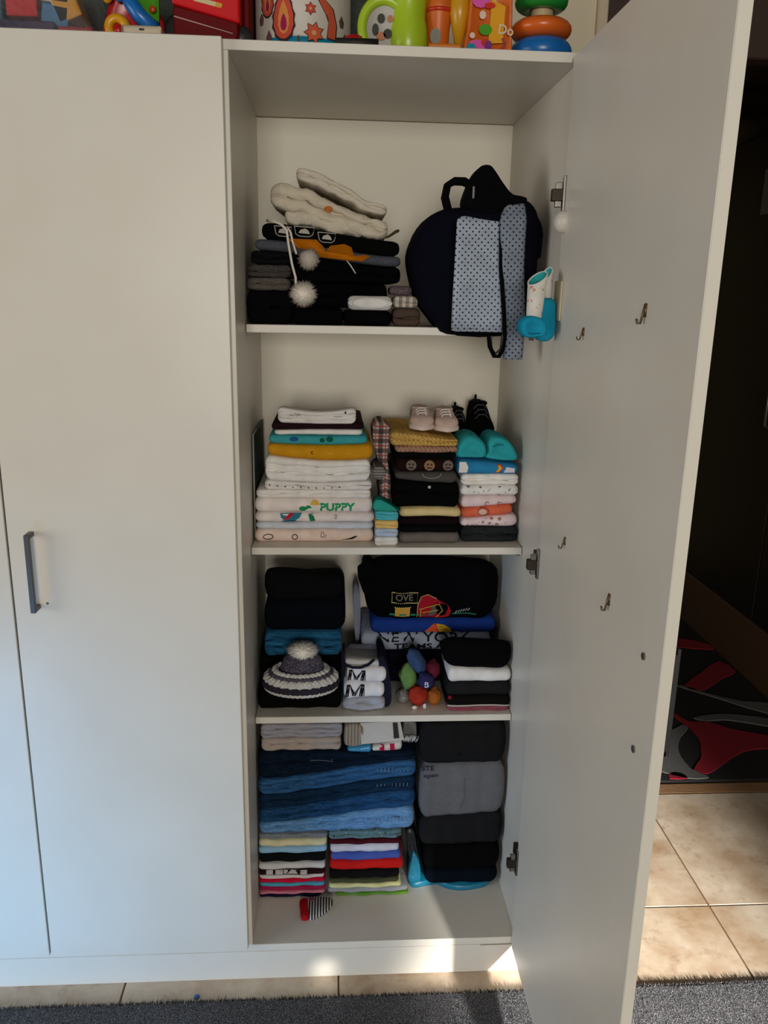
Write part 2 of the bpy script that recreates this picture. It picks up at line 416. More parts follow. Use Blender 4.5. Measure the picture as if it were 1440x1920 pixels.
slab('plinth', LX, W+T, .40, .416, FLOOR, -.0182)
pin = plain('shelf_pin', '55504A', .4, .6)
for z in (1.3626, .8878, .4776):
    s = slab('shelf', .0015, W-.0015, R, D+.002, z-T+.0012, z, bev=.001)
    for x0 in (0, W-.009):
        for y in (R+.02, D-.06):
            obj('shelf_pin', MB().box(x0, x0+.009, y, y+.008, z-T-.007, z-T+.001), pin, s, smooth=False)
# seam strip where plinth meets the bottom panel at the right
# closed doors
hm = plain('handle_grey', '5E5E5E', .4, .6)
def bar_handle(parent, x, ys, yo, z0, z1, along='y', wdt=.010):
    if along == 'y':
        mb = MB().box(x-wdt/2, x+wdt/2, yo, yo+.008, z0, z1).box(x-wdt/2, x+wdt/2, yo+.004, ys, z0, z0+.009).box(x-wdt/2, x+wdt/2, yo+.004, ys, z1-.009, z1)
    else:
        mb = MB().box(yo-.008, yo, x-wdt/2, x+wdt/2, z0, z1).box(ys, yo-.004, x-wdt/2, x+wdt/2, z0, z0+.009).box(ys, yo-.004, x-wdt/2, x+wdt/2, z1-.009, z1)
    return obj('handle', mb, hm, parent, smooth=False, bevel=.001, label='dark grey bar handle')
d1 = slab('door', -.4385, -.0085, -.0175, -.001, .004, TOP-.0005, bev=.0012)
bar_handle(d1, -.394, -.017, -.046, .822, .978)
obj('dent', MB().ball((-.376, -.0176, .832), (.0028, .0009, .0028), 8, 6), plain('scuff', '6E6A66', .8), d1)
d2 = slab('door', LX, -.4420, -.0175, -.001, .004, TOP-.0005, bev=.0012)
# open door
DX = .5885; DY0, DY1 = -.015, -.6290; DTH = .0165
d3 = slab('door', DX, DX+DTH, DY1, DY0, -.010, 1.826, bev=.0012, label='white door swung open at a right angle')
obj('lit_edge_band', MB().box(DX+.0008, DX+DTH-.0008, DY1-.0006, DY1+.0002, -.009, 1.825), edge_m, d3, smooth=False)
bar_handle(d3, -.580, DX+DTH-.0005, DX+DTH+.028, .826, .984, along='x')
steel = plain('hinge_steel', '8E8A84', .28, .95); dark = plain('hinge_dark', '3A342E', .5, .8)
for z in (1.603, .912, .216):
    hg = obj('hinge', MB().box(.5845, DX, -.026, -.013, z-.031, z+.031).box(.572, .583, -.022, -.013, z-.022, z+.020), steel, d3, smooth=False, bevel=.0012, label='steel concealed hinge')
    obj('hinge_boss', MB().box(.565, .586, -.024, -.011, z-.012, z+.009), dark, hg, smooth=False, bevel=.0012)
    obj('hinge_arm', MB().box(.590, .5995, .003, .034, z-.014, z+.014), dark, wd, smooth=False, bevel=.001)
for z in (.969, .832): obj('bolt', MB().tube([(DX-.0022, -.573, z), (DX+.001, -.573, z)], .0052, 12).tube([(DX-.0032, -.573, z), (DX, -.573, z)], .0026, 8), steel, d3, smooth=False, label='handle bolt head')
brass = plain('hook_brass', '6B5640', .45, .6)
for y, z, s_ in ((-.197, 1.368, .75), (-.460, 1.405, 1.0), (-.185, 1.006, .8), (-.428, .988, 1.0)):
    mb = MB().tube([(DX-.0015, y, z+.013*s_), (DX-.004, y, z), (DX-.0065, y, z-.012*s_), (DX-.010, y+.001, z-.012*s_), (DX-.0115, y+.001, z-.006*s_)], .0018*s_, 7)
    mb.box(DX-.002, DX+.0005, y-.003*s_, y+.003*s_, z-.004*s_, z+.014*s_)
    obj('hook', mb, brass, d3, label='small brown metal hook')
cp = plain('white_plastic', 'CFC8BE', .4)
obj('hook_disc', MB().ball((DX-.003, -.030, 1.556), (.0165, .019, .0195), 22, 12), cp, d3, smooth=True, label='round white stick-on disc')
# kickboard joint line, one even grey brown
obj('joint', MB().box(.52, W+T, -.0006, .0004, -.0195, -.0182), plain('joint_line', '8A7F74', .9), wd, smooth=False)

# ------------------------------------------------------------------ grey floor rug, hall rug, bead
def rug_mat(c1, c2, c3):
    t = NT('rug_pile'); v = t.coord(); f = t.noise(420, v, 2, .7); g = t.noise(800, v, 1)
    c = t.mix(t.step(f, .42, .58), c1, c2); c = t.mix(t.math('MULTIPLY', t.step(g, .55, .66), .9), c, c3)
    t.col(c); t.b.inputs['Roughness'].default_value = .95; t.bump(f, .004, .8); return t.m
rg = thing('area_rug', 'dark grey shaggy rug laid along the foot of the wardrobe', 'rug', (.3, -.9, FLOOR))
rm = rug_mat('0D0E12', '3C3D43', 'C4C4C8')
obj('backing', MB().box(-1.5, 1.9, -1.9, -.066, FLOOR+.0003, FLOOR+.006), rm, rg, smooth=False)
rnd = random.Random(5); mb = MB()
for _ in range(60000):
    x = rnd.uniform(-.75, 1.75); y = -.060-rnd.random()**1.4*.34
    h = rnd.uniform(.004, .0085); a = rnd.uniform(0, 6.28); wv = Vector((math.cos(a), math.sin(a), 0))*rnd.uniform(.0006, .0011)
    t = Vector((rnd.uniform(-.003, .003), rnd.uniform(-.003, .003), h)); b0 = Vector((x, y, FLOOR+.003))
    mb.add([b0-wv, b0+wv, b0+t], [(0, 1, 2)])
obj('pile', mb, rm, rg, smooth=False, kind='stuff')
mb = MB()
for _ in range(2600):
    x = rnd.uniform(-.75, 1.75); b0 = Vector((x, -.067, FLOOR+.004)); L = rnd.uniform(.003, .016)*(1.7 if rnd.random() < .05 else 1)
    t = Vector((rnd.uniform(-.006, .006), L, rnd.uniform(-.002, .004))); wv = Vector((.0011, 0, .0008))
    mb.add([b0-wv, b0+wv, b0+t], [(0, 1, 2)])
obj('fringe', mb, plain('rug_fringe', '241C1A', .95), rg, smooth=False, kind='stuff')
obj('bead', MB().lathe([(.001, 0), (.006, .0003), (.0068, .002), (.005, .0042), (.001, .005)], -.121, -.046, FLOOR, 14), plain('blue_plastic', '1E5C9C', .35),
    label='tiny blue plastic disc lying on the tile beside the grey rug', cat='disc')
hr = thing('patterned_rug', 'black hallway rug with swirling red and grey shapes', 'rug', (1.5, 1.7, FLOOR))
z = FLOOR+.0095
def patch(name, pts, c, h=.003):
    m_ = NT('carved_pile'); f = m_.noise(420, None, 2); m_.col(m_.mix(m_.step(f, .4, .6), c, tuple(x*.7 for x in lin(c)[:3])+(1,))); m_.b.inputs['Roughness'].default_value = .95
    m_.bump(f, .003, .7)
    n = len(pts); mb = MB(); cc = []
    for i, p in enumerate(pts):
        q = pts[(i+1) % n]; pr = pts[i-1]; nx_ = pts[(i+2) % n]
        for tt in (0, .5):
            f_ = lambda a, b, c2, d: .5*((2*b)+(-a+c2)*tt+(2*a-5*b+4*c2-d)*tt*tt+(-a+3*b-3*c2+d)*tt**3)
            cc.append((f_(pr[0], p[0], q[0], nx_[0]), f_(pr[1], p[1], q[1], nx_[1])))
    mb.rings([[(x, y, z-.001) for x, y in cc], [(x, y, z+h) for x, y in cc]])
    obj(name, mb, m_.m, hr, smooth=False)
obj('ground', MB().box(.84, 1.893, .735, 2.85, FLOOR+.0002, z), rug_mat('0B0B0C', '121213', '1C1C1E'), hr, smooth=False)
RED, GRY = 'A01028', '6E6E6C'
patch('red_shape', [(1.72, 1.774), (1.763, 1.863), (1.885, 1.80), (1.888, 1.735)], RED)
patch('red_shape', [(1.605, 1.39), (1.724, 1.503), (1.852, 1.613), (1.88, 1.511), (1.804, 1.459), (1.707, 1.378), (1.648, 1.344)], RED)
patch('grey_shape', [(1.572, 1.391), (1.609, 1.355), (1.695, 1.279), (1.833, 1.156), (1.876, 1.237), (1.777, 1.254), (1.668, 1.324), (1.625, 1.37), (1.588, 1.396)], GRY)
patch('red_shape', [(1.467, 1.184), (1.501, 1.104), (1.571, 1.102), (1.631, 1.05), (1.749, .998), (1.86, .96), (1.88, .90), (1.704, .913), (1.601, .894), (1.501, .824), (1.417, .765), (1.382, .793), (1.434, .855), (1.466, .928), (1.485, .989), (1.483, 1.062), (1.462, 1.139)], RED)
patch('grey_shape', [(1.529, 1.129), (1.613, 1.153), (1.702, 1.151), (1.85, 1.10), (1.85, 1.04), (1.717, 1.089), (1.639, 1.113), (1.573, 1.106)], GRY, .0034)
patch('grey_shape', [(1.403, 1.04), (1.464, 1.08), (1.475, 1.054), (1.425, .999), (1.386, .93), (1.371, .871), (1.374, .793), (1.41, .752), (1.40, .740), (1.337, .742), (1.261, .79), (1.24, .90), (1.30, 1.0)], GRY)
patch('red_shape', [(1.279, .741), (1.295, .775), (1.328, .772), (1.340, .742)], RED)

# ------------------------------------------------------------------ upper shelf: dark pile, white knits, rolls, backpack
Z1, Z2, Z3 = 1.3628, .8880, .4778
GU = 'dark clothes on the top shelf'
BLK, BLK2, NAVY, CHAR = '060607', '0B0B0D', '0A0B14', '1E1E20'
G('folded_trousers', 'black folded garment at the bottom left of the upper shelf pile', 'clothes', .002, .0925, Z1, 1.4295, .178, fabric(BLK2), 2, GU)
G('folded_trousers', 'black folded garment lying under the lower pompom on the upper shelf', 'clothes', .0935, .199, Z1, 1.3965, .178, fabric(BLK), 1, GU, dep=.2)
G('folded_trousers', 'black folded garment under the white rolled sock on upper shelf', 'clothes', .200, .298, Z1, 1.3935, .178, fabric(BLK), 1, GU, dep=.2)
G('folded_sweater', 'brown grey marled knit, lower of two at the upper shelf left edge', 'sweater', .003, .090, 1.4305, 1.4545, .180, fabric('4E4843', 'melange', '6B645E'), 2, GU, lump=.0015)
G('folded_sweater', 'brown grey marled knit, upper of two at the upper shelf left edge', 'sweater', .004, .092, 1.4555, 1.4800, .180, fabric('544C46', 'melange', '37383A'), 2, GU, lump=.0015)
G('folded_jacket', 'charcoal folded garment above the marled knits on the upper shelf', 'jacket', .012, .098, 1.4810, (1.507, 1.503), .180, fabric('101216'), 2, GU)
G('folded_trousers', 'wide black garment behind the lower pompom and white sock', 'clothes', .098, .290, 1.3975, 1.4475, .202, fabric(BLK), 2, GU, dep=.25)
G('folded_trousers', 'wide black garment behind the upper pompom on the upper shelf', 'clothes', .0995, .316, 1.4485, (1.494, 1.480), .190, fabric('070608'), 2, GU, dep=.26)
G('folded_shirt', 'blue grey folded shirt edge peeking out under the black printed sweater', 'shirt', .021, .315, (1.5085, 1.4815), (1.529, 1.501), .184, fabric('5C5F68', 'melange', '44474E'), 1, GU, dep=.25)
o, fr = G('folded_sweater', 'black folded sweater with white framed emblems and an orange scalloped band', 'sweater', .035, .312, (1.530, 1.502), (1.560, 1.530), .178, fabric('080906'), 1, GU, dep=.26, end=.018)
org_ = [(.085, 1.530), (.145, 1.529), (.158, 1.516), (.163, 1.507), (.172, 1.518), (.200, 1.522), (.214, 1.516), (.220, 1.500), (.242, 1.502), (.252, 1.500), (.236, 1.489), (.205, 1.491), (.150, 1.496), (.135, 1.508), (.108, 1.512)]
obj('orange_band', MB().plate(org_, .1705, .1745), fabric('C4700F'), o, label='orange scalloped applique band')
for cx, cz, sw in ((.078, 1.545, .034), (.120, 1.5455, .040), (.165, 1.535, .036)):
    f_ = lambda x, z: fr(x, z)
    deco('emblem', o, outline_mb([(cx-sw/2, cz+.009), (cx-sw/2+.003, cz-.006), (cx-sw/4, cz-.010), (cx+sw/4, cz-.011), (cx+sw/2-.003, cz-.007), (cx+sw/2, cz+.007)], .0009, f_), 'B9B4AA')
    deco('emblem', o, poly_mb([[(cx-sw*.28, cz-.004), (cx+sw*.28, cz-.006), (cx+sw*.2, cz+.001), (cx+sw*.05, cz+.005), (cx-sw*.2, cz+.002)]], f_), 'B9B4AA')
knit = lambda c, wr=1.5: fabric(c, 'melange', 'DCD2BF', wr=wr)
GK = 'cream knits on the top shelf'
G('folded_knit', 'lowest cream knit lying on the black printed sweater', 'knitwear', .081, .24, (1.5605, 1.538), (1.590, 1.565), .186, knit('CFC5B0'), 1, GK, dep=.22, lump=.005, m=8, nx=30, end=.02)
o, fr = G('folded_knit', 'middle cream textured knit with a rounded left fold and orange dot', 'knitwear', .052, .288, (1.588, 1.532), (1.637, 1.574), .182, knit('D3C8B2'), 2, GK, dep=.23, lump=.006, m=8, nx=36, end=.03)
deco('orange_dot', o, poly_mb([ell(.168, 1.588, .009, .006, 10)], fr, off=.004), 'C77A3A')
G('folded_knit', 'topmost pale cream knit slanting down to the right', 'knitwear', .104, .286, (1.640, 1.580), (1.668, 1.600), .190, knit('D8CFC0'), 2, GK, dep=.20, lump=.004, m=8, nx=34, end=.018)
wool = fabric('EAE1D5', wr=.4)
pp = thing('pompom_cord', 'white cord with two fluffy pompoms hanging over the dark clothes', 'cord', (.12, .165, Z1))
obj('cord', MB().tube([(.045, .196, 1.565), (.060, .176, 1.562), (.075, .166, 1.556), (.086, .164, 1.545), (.089, .163, 1.52), (.096, .161, 1.48), (.103, .158, 1.455), (.1035, .157, 1.43)], .0026, 7), wool, pp)
obj('cord', MB().tube([(.087, .170, 1.552), (.094, .164, 1.54), (.097, .162, 1.525), (.105, .160, 1.50)], .0022, 7), wool, pp)
obj('cord', MB().tube([(.205, .172, 1.490), (.212, .168, 1.482), (.223, .172, 1.466)], .0013, 6), wool, pp)
obj('pompom', pompom(MB(), (.1295, .158, 1.490), .022, 900, 1), fabric('C9BFB4', wr=.3), pp)
obj('pompom', pompom(MB(), (.1185, .150, 1.424), .0275, 1200, 2, .92), wool, pp)
G('rolled_sock', 'white rolled ankle sock on the black garment beside the backpack', 'sock', .208, .298, 1.3945, 1.4225, .170, fabric('E2DFDB'), 1, dep=.05, m=9)[0]
obj('sock_cuff', MB().torus((.253, .171, 1.4085), .032, .0042, 30, 8, axis='y', sx=1.28, sy=.33), fabric('DAD8D4'), None, label='turned cuff edge of the white rolled sock', cat='sock')
GR = 'rolled patterned cloths next to the backpack'
G('rolled_cloth', 'dark purple patterned roll on top of the striped roll beside the backpack', 'cloth', .294, .340, 1.4245, 1.444, .185, fabric('4A3B42', 'melange', '7A6A70'), 1, GR, dep=.08, m=8)
G('rolled_cloth', 'beige and white striped roll between purple and taupe rolls', 'cloth', .301, .352, 1.4005, 1.4235, .175, fabric('9A8B7A', 'stripe_x', 'C8C0B4', sc=70), 2, GR, dep=.08, m=7)
G('rolled_cloth', 'taupe brown roll resting on the upper shelf left of the backpack', 'cloth', .301, .358, Z1, 1.3995, .173, fabric('5A4A40', 'melange', '4A3C35'), 2, GR, dep=.08, m=7)
G('rolled_cloth', 'olive drawstring end poking out right of the cream knits', 'cord', .283, .312, (1.536, 1.548), (1.541, 1.556), .20, fabric('4A4632'), 1, None, dep=.012)

bp = thing('backpack', 'navy children backpack with pale dotted back panel standing on the upper shelf', 'backpack', (.465, .22, Z1))
body = [(.331, 1.49), (.335, 1.531), (.36, 1.571), (.391, 1.589), (.423, 1.594), (.465, 1.600), (.506, 1.609), (.554, 1.613), (.578, 1.592), (.586, 1.557), (.587, 1.506), (.584, 1.424), (.565, 1.365), (.51, 1.350), (.411, 1.350), (.383, 1.374), (.349, 1.419)]
def up_(x, y, z): return (x, y, max(z, 1.3645) if y > .16 else z)
obj('body', MB().pillow(body, [(.108, .60), (.108, .80), (.114, .90), (.130, .97), (.155, 1.0), (.161, 1.0), (.24, 1.0), (.30, .97), (.32, .90), (.33, .7)], up_, lump=.002), fabric('090A16', wr=.8), bp)
dm = fabric('A2ACBB', 'dots', '2B2F40', sc=112, wr=.5)
def pyf(x, z): return .1045+.012*max(0, (abs(z-1.47)-.07)/.045)**2+.004*math.sin((x-.41)*34-(z-1.36)*7)
pan = [(.411, 1.357), (.412, 1.42), (.414, 1.511), (.415, 1.558), (.426, 1.577), (.444, 1.581), (.465, 1.578), (.485, 1.577), (.503, 1.583), (.508, 1.483), (.515, 1.402), (.518, 1.360)]
def prow(v):
    z_ = 1.357+(1.580-1.357)*v; xl = .411+.004*v; xr = .518-.014*v
    c_ = max(0, (v-.93)/.07); return z_-(.004*c_), xl+.014*c_*c_, xr
def pfn(u, v):
    z_, xl, xr = prow(v); x = xl+(xr-xl)*u; e_ = min(u, 1-u, v, 1-v)
    return (x, pyf(x, z_)-.005*min(1, e_/.06), z_)
obj('back_panel', MB().grid(pfn, 20, 36), dm, bp, label='pale blue grey padded panel with dark dots')
obj('panel_trim', MB().tube([(.411, .1035, 1.560), (.409, .1035, 1.45), (.409, .104, 1.36), (.425, .108, 1.352), (.47, .108, 1.350), (.515, .108, 1.353)], .0032, 7), fabric('070709', wr=.5), bp)
def sfn(u, v):
    z_ = 1.305+(1.598-1.305)*v
    xl = .521-.004*sm((z_-1.31)/.1)*1-.012*sm((z_-1.39)/.1)-.006*sm((z_-1.5)/.07)+.012*sm((z_-1.565)/.03)
    xr = .552+.002*math.sin(v*9)-.010*sm((z_-1.40)/.15)
    x = xl+(xr-xl)*u; e_ = min(u, 1-u)
    return (x, .098-.004*min(1, e_/.12)+.02*max(0, (z_-1.57)/.03)+.004*math.sin(v*6), z_)
obj('shoulder_strap', MB().grid(sfn, 10, 40), fabric('7E8794', 'dots', '23273A', sc=112, wr=.5), bp, solid=-.006, label='dotted padded shoulder strap hanging below the shelf')  # panel cloth in darker colours, the strap's shade painted in
obj('strap_trim', MB().tube([(.500, .094, 1.566), (.503, .092, 1.482), (.513, .091, 1.402), (.5175, .090, 1.351), (.515, .088, 1.325), (.507, .087, 1.311), (.498, .087, 1.311), (.488, .088, 1.330), (.485, .092, 1.356)], .0045, 8), fabric('070709', wr=.5), bp)
obj('strap_loop', MB().band([(.490, .094, 1.350), (.493, .094, 1.325), (.502, .094, 1.316), (.512, .094, 1.325), (.514, .094, 1.350)], (0, .007, 0), .003), fabric('4A4C50'), bp)
obj('handle', MB().band([(.404, .150, 1.585), (.396, .150, 1.612), (.400, .150, 1.634), (.413, .150, 1.642), (.432, .150, 1.642), (.448, .150, 1.634), (.452, .150, 1.60)], (0, .014, 0), .013), fabric('070709', wr=.5), bp)
obj('top_flap', MB().pillow([(.428, 1.600), (.437, 1.632), (.446, 1.651), (.458, 1.665), (.474, 1.667), (.485, 1.658), (.502, 1.636), (.522, 1.616), (.548, 1.611), (.545, 1.600), (.512, 1.590), (.490, 1.581), (.466, 1.581), (.442, 1.587)], [(.104, .7), (.103, .9), (.108, 1), (.165, 1), (.172, .8)]), fabric('070709', wr=.5), bp)
obj('strap_tip', MB().box(.4425, .4465, .0995, .1045, 1.606, 1.628), plain('grey_tab', '77787A', .6), bp, bevel=.001)
obj('side_pocket', MB().pillow([(.572, 1.575), (.586, 1.555), (.5868, 1.52), (.584, 1.50), (.570, 1.51)], [(.118, .7), (.116, 1), (.15, 1), (.16, .8)]), fabric('070709', wr=.5), bp)

# ------------------------------------------------------------------ baby booties hung on the open door
bt = fabric('1C8FB0', wr=.8); fl = fabric('D9D4CC', 'floral', 'C9907A', '9AB0A0', sc=75, wr=.4)
def bpx(px, py): return (.521+(px-975)*.001-.009*(640-py)/135, 1.346+(642-py)*.00094)
def bootie(label, y, top, bot, r0, r1, foot, seam):
    (xa, za), (xb, zb) = bpx(*top), bpx(*bot); t = thing('baby_bootie', label, 'bootie', (xb, y, min(bpx(*p)[1] for p in foot)), 'baby booties hung on the door'); rs = []
    for i in range(10):
        u = i/9; r = r1+(r0-r1)*u
        rs.append([(xb+(xa-xb)*u+r*math.cos(2*PI*k/22), y+r*1.1*math.sin(2*PI*k/22), zb+(za-zb)*u+.010*u*math.cos(2*PI*k/22)+.007*u*math.sin(2*PI*k/22)) for k in range(22)])
    obj('shaft', MB().rings(rs, cap=False), fl, t, solid=-.001, label='white shaft with a small flower print')
    ctr = [(xb+(xa-xb)*i/9, zb+(za-zb)*i/9) for i in range(10)]
    obj('lining', MB().rings([[(ctr[i][0]+(p[0]-ctr[i][0])*.88, y+(p[1]-y)*.88, p[2]-.0004) for p in q] for i, q in enumerate(rs)], cap=False), fabric('2C9C9A', wr=.3), t, label='teal lining')
    obj('rim', MB().tube([p for p in rs[-1]]+[rs[-1][0]], .0016, 6), fabric('DAD6D0', wr=.2), t)
    obj('foot', MB().pillow([bpx(*p) for p in foot], [(y-.018, .45), (y-.025, .75), (y-.022, .92), (y-.008, 1), (y+.012, 1), (y+.022, .85), (y+.024, .5)], lambda x, y_, z_: (min(x, DX-.001), y_, z_)), bt, t, label='turquoise padded foot')
    obj('seam', MB().tube([(bpx(*p)[0], y-.021, bpx(*p)[1]) for p in seam], .0014, 6), fabric('0F5E80', wr=.2), t)
bootie('turquoise footed baby bootie with an open top, toe pointing left', -.045, (1005, 523), (997, 600), .0165, .0125, [(972, 600), (969, 618), (976, 630), (988, 633), (1000, 631), (1014, 628), (1017, 612), (1009, 596), (988, 591)], [(976, 622), (988, 626), (1004, 624)])
bootie('turquoise footed baby bootie closest to the open door', -.014, (1029, 514), (1027, 570), .0100, .0095, [(1010, 561), (1004, 585), (1008, 605), (1017, 620), (1008, 634), (1020, 641), (1034, 637), (1041, 620), (1041, 590), (1040, 562), (1025, 557)], [(1008, 600), (1018, 618), (1022, 628)])
obj('bootie_card', MB().box(DX-.0035, DX-.0005, -.052, -.006, 1.385, 1.455), plain('cream_card', 'C9BC9C', .7), smooth=False, bevel=.0006, label='narrow cream card stuck to the open door behind the booties', cat='card')

# ------------------------------------------------------------------ second shelf, left pile
GL = 'folded shirts in the left pile of the second shelf'
WH, WH2 = 'EBE6E0', 'E6E1DD'
kw = dict(group=GL, dep=.25)
o, fr = G('folded_shirt', 'pink beige shirt with black line drawings, bottom of the white pile', 'shirt', .006, .269, Z2, .9175, .205, fabric('E6CFC2'), 1, **kw)
for cx, r_ in ((.035, .011), (.094, .006)): deco('drawing', o, outline_mb(ell(cx, .899+.002, r_, .006, 12), .0009, fr), '1A1412')
deco('drawing', o, poly_mb([[(.195, .893), (.222, .896), (.234, .903), (.228, .904), (.214, .898)]], fr), '2A1C18')
deco('drawing', o, outline_mb([(.152, .901), (.153, .912), (.158, .912), (.158, .906), (.164, .905), (.163, .901)], .0006, fr), '2A1C18')
G('folded_shirt', 'pale blue grey shirt, second from the bottom of the white pile', 'shirt', .008, .269, .9180, .9335, .205, fabric('CDD2DA'), 1, **kw)
o, fr = G('folded_shirt', 'white shirt printed with a slanted blue, red and green hat shape', 'shirt', .007, .271, .9340, .9560, .205, fabric('E9DEDA'), 1, **kw)
deco('hat_print', o, poly_mb([[(.062, .955), (.110, .955), (.104, .944), (.094, .938), (.072, .938), (.064, .946)]], fr), '2C7C92')
deco('hat_print', o, poly_mb([[(.068, .942), (.080, .941), (.094, .954), (.084, .955)]], fr, off=.0012), 'B8243C')
deco('hat_print', o, poly_mb([[(.064, .938), (.100, .938), (.094, .9355), (.068, .9355)]], fr, off=.0012), '203038')
deco('figure_print', o, poly_mb([[(.124, .953), (.134, .955), (.140, .938), (.128, .937)]], fr), '1F7A5A')
deco('loop_print', o, outline_mb(ell(.185, .948, .0022, .005, 10), .0005, fr), '2A2A2A')
o, fr = G('folded_shirt', 'pinkish white shirt printed PUPPY in green letters', 'shirt', .007, .266, .9565, .9895, .205, fabric('EADFD9'), 1, **kw)
deco('lettering', o, text_mb('PUPPY', .150, .9600, .0190, .078, fr, bold=.045), '2A9A62')
deco('cap_print', o, poly_mb([ell(.139, .974, .010, .0115, 14, 0, PI)], fr), 'D9B24A')
deco('cap_print', o, poly_mb([ell(.112, .9660, .008, .006, 12), ell(.124, .967, .007, .0065, 12)], fr), '1F8A55')
deco('cloud_print', o, poly_mb([ell(.128, .962, .008, .005, 10), ell(.141, .964, .009, .007, 10)], fr, off=.0012), 'E2DEDA')
G('folded_shirt', 'white shirt with a green print at right, above the PUPPY shirt', 'shirt', .010, .262, .9900, 1.0075, .205, fabric(WH), 2, **kw)
o, fr = G('folded_shirt', 'white shirt sprinkled with tiny grey triangles', 'shirt', .029, .264, 1.0080, 1.0295, .205, fabric(WH2), 2, sag=.006, sagb=0, **kw)
deco('triangle_print', o, poly_mb([[(.038+.017*i, 1.0190-.007*math.sin(PI*(i+.5)/13)-.0005), (.0420+.017*i, 1.0190-.007*math.sin(PI*(i+.5)/13)-.0005), (.040+.017*i, 1.0225-.007*math.sin(PI*(i+.5)/13))] for i in range(10)], fr), '4A4A4C')
G('folded_towel', 'thick plain white cloth folded below the mustard shirt', 'towel', .031, .260, 1.0300, (1.084, 1.077), .206, fabric('ECE8E3'), 3, sag=.007, sagb=.006, **kw)
o, fr = G('folded_shirt', 'mustard yellow shirt in the middle of the left pile', 'shirt', .037, .265, (1.0845, 1.0785), 1.1105, .205, fabric('CE921C'), 1, sag=.003, sagb=.007, **kw)
deco('letter_print', o, text_mb('c', .130, 1.088, .007, None, fr), '5A1F10')
for x_ in (.10, .162, .168, .205): deco('line_print', o, outline_mb([(x_, 1.092), (x_+.012, 1.089)], .0004, fr, closed=False), 'E0C070')
o, fr = G('folded_shirt', 'turquoise shirt with dark green blots on the mustard shirt', 'shirt', .040, .253, 1.1110, 1.1290, .206, fabric('3FA0A8'), 1, sag=.002, sagb=.003, **kw)
deco('blot_print', o, poly_mb([ell(.155, 1.119, .006, .005, 10), ell(.171, 1.121, .008, .006, 10)], fr), '0F5A4A')
deco('blot_print', o, poly_mb([ell(.094, 1.121, .010, .005, 10)], fr), '1F5A90')
G('folded_shirt', 'thin white shirt between the turquoise one and the black one', 'shirt', .052, .242, 1.1295, (1.140, 1.142), .208, fabric(WH), 1, sag=-.001, **kw)
G('folded_shirt', 'black and maroon shirt second from the top of the left pile', 'shirt', .046, .245, (1.1405, 1.1425), (1.154, 1.153), .207, fabric('2A161C'), 2, sag=.001, sagb=-.001, **kw)
o, fr = G('folded_shirt', 'white shirt with small dark lettering topping the left pile', 'shirt', .059, .228, (1.1545, 1.1535), (1.190, 1.189), .210, fabric(WH2), 3, sag=.010, sagb=.001, drop=.016, group=GL, dep=.14)
deco('lettering', o, outline_mb([(.084+i*.004, 1.170+(.003 if i % 2 else 0)) for i in range(7)], .0006, fr, closed=False), '3A3638')
deco('lettering', o, outline_mb([(.180+i*.0035, 1.168+(.003 if i % 2 else 0)) for i in range(6)], .0005, fr, closed=False), '6A6668')
deco('print_dot', o, poly_mb([ell(.205, 1.178, .0022, .003, 8)], fr), '2A2628')
gb = obj('binder', MB().box(.0012, .0065, .235, .47, Z2, 1.125), plain('dark_green_card', '12352E', .55), smooth=False, bevel=.001, label='thin dark green binder leaning on the left side panel', cat='binder')
obj('edge', MB().tube([(.0038, .2335, Z2+.002), (.0038, .2335, 1.125), (.0038, .30, 1.1255)], .0016, 6), plain('white_edge', 'B9B4AC', .5), gb, label='white binder edge')

# second shelf: rolls and plaid
mb = MB()
for k in range(3): mb.torus((.2795, .199+.002*k, 1.0475), .0135-.0042*k, .0022, 26, 8, axis='y')
gr = obj('rolled_cloth', MB().lathe([(.001, 0), (.0135, .0), (.0150, .006), (.0152, .10), (.013, .11), (.001, .11)], 0, 0), fabric('8E8880', 'stripe_z', '5E5A58', sc=160), label='grey striped roll wedged between white pile and plaid shirt', cat='cloth')
for v in gr.data.vertices: x_, y_, z_ = v.co; v.co = (x_, z_, y_+.0152)
gr.location = (.2795, .20, 1.0325); gr.matrix_world = Matrix.Translation(gr.location)
pl_ = [(.288, Z2), (.287, .95), (.282, 1.01), (.279, 1.07), (.270, 1.10), (.266, 1.135), (.276, 1.150), (.296, 1.147), (.312, 1.130), (.306, 1.105), (.302, 1.07), (.307, 1.03), (.3075, .98), (.3085, Z2)]
obj('plaid_shirt', MB().pillow(pl_, [(.250, .6), (.248, .8), (.254, 1), (.30, 1), (.37, 1), (.38, .8)], lambda x, y, z: (x, y+.010*math.sin(z*42), max(z, Z2)), lump=.003), fabric('C9B9AC', 'plaid', '30242A', 'A02A3A', sc=44), label='pink, black and white plaid shirt bunched behind the small rolls', cat='shirt')
GS = 'small folded cloths near the plaid shirt'
for lab, c, z0, z1, n in (('small white folded cloth at the bottom of the narrow pile', 'D9D6D0', Z2, .9075, 2), ('small pale blue folded cloth in the narrow pile', 'AFBCD0', .908, .926, 2), ('small pale yellow folded cloth in the narrow pile', 'D9B56C', .9265, .9455, 2), ('small turquoise folded cloth in the narrow pile', '4FAFB8', .946, .9655, 3)):
    G('folded_cloth', lab, 'cloth', .2715, .3225, z0, z1, .178, fabric(c), n, GS, dep=.065, m=7, end=.007)
obj('folded_cloth', MB().pillow([(.270, .9665), (.2705, .985), (.281, .990), (.300, .981), (.320, .9675), (.3245, .966)], [(.193, .7), (.190, .95), (.195, 1), (.235, 1), (.243, .8)]), fabric('2F9C8C'), label='green turquoise cloth flopped over the narrow pile', cat='cloth', group=GS)

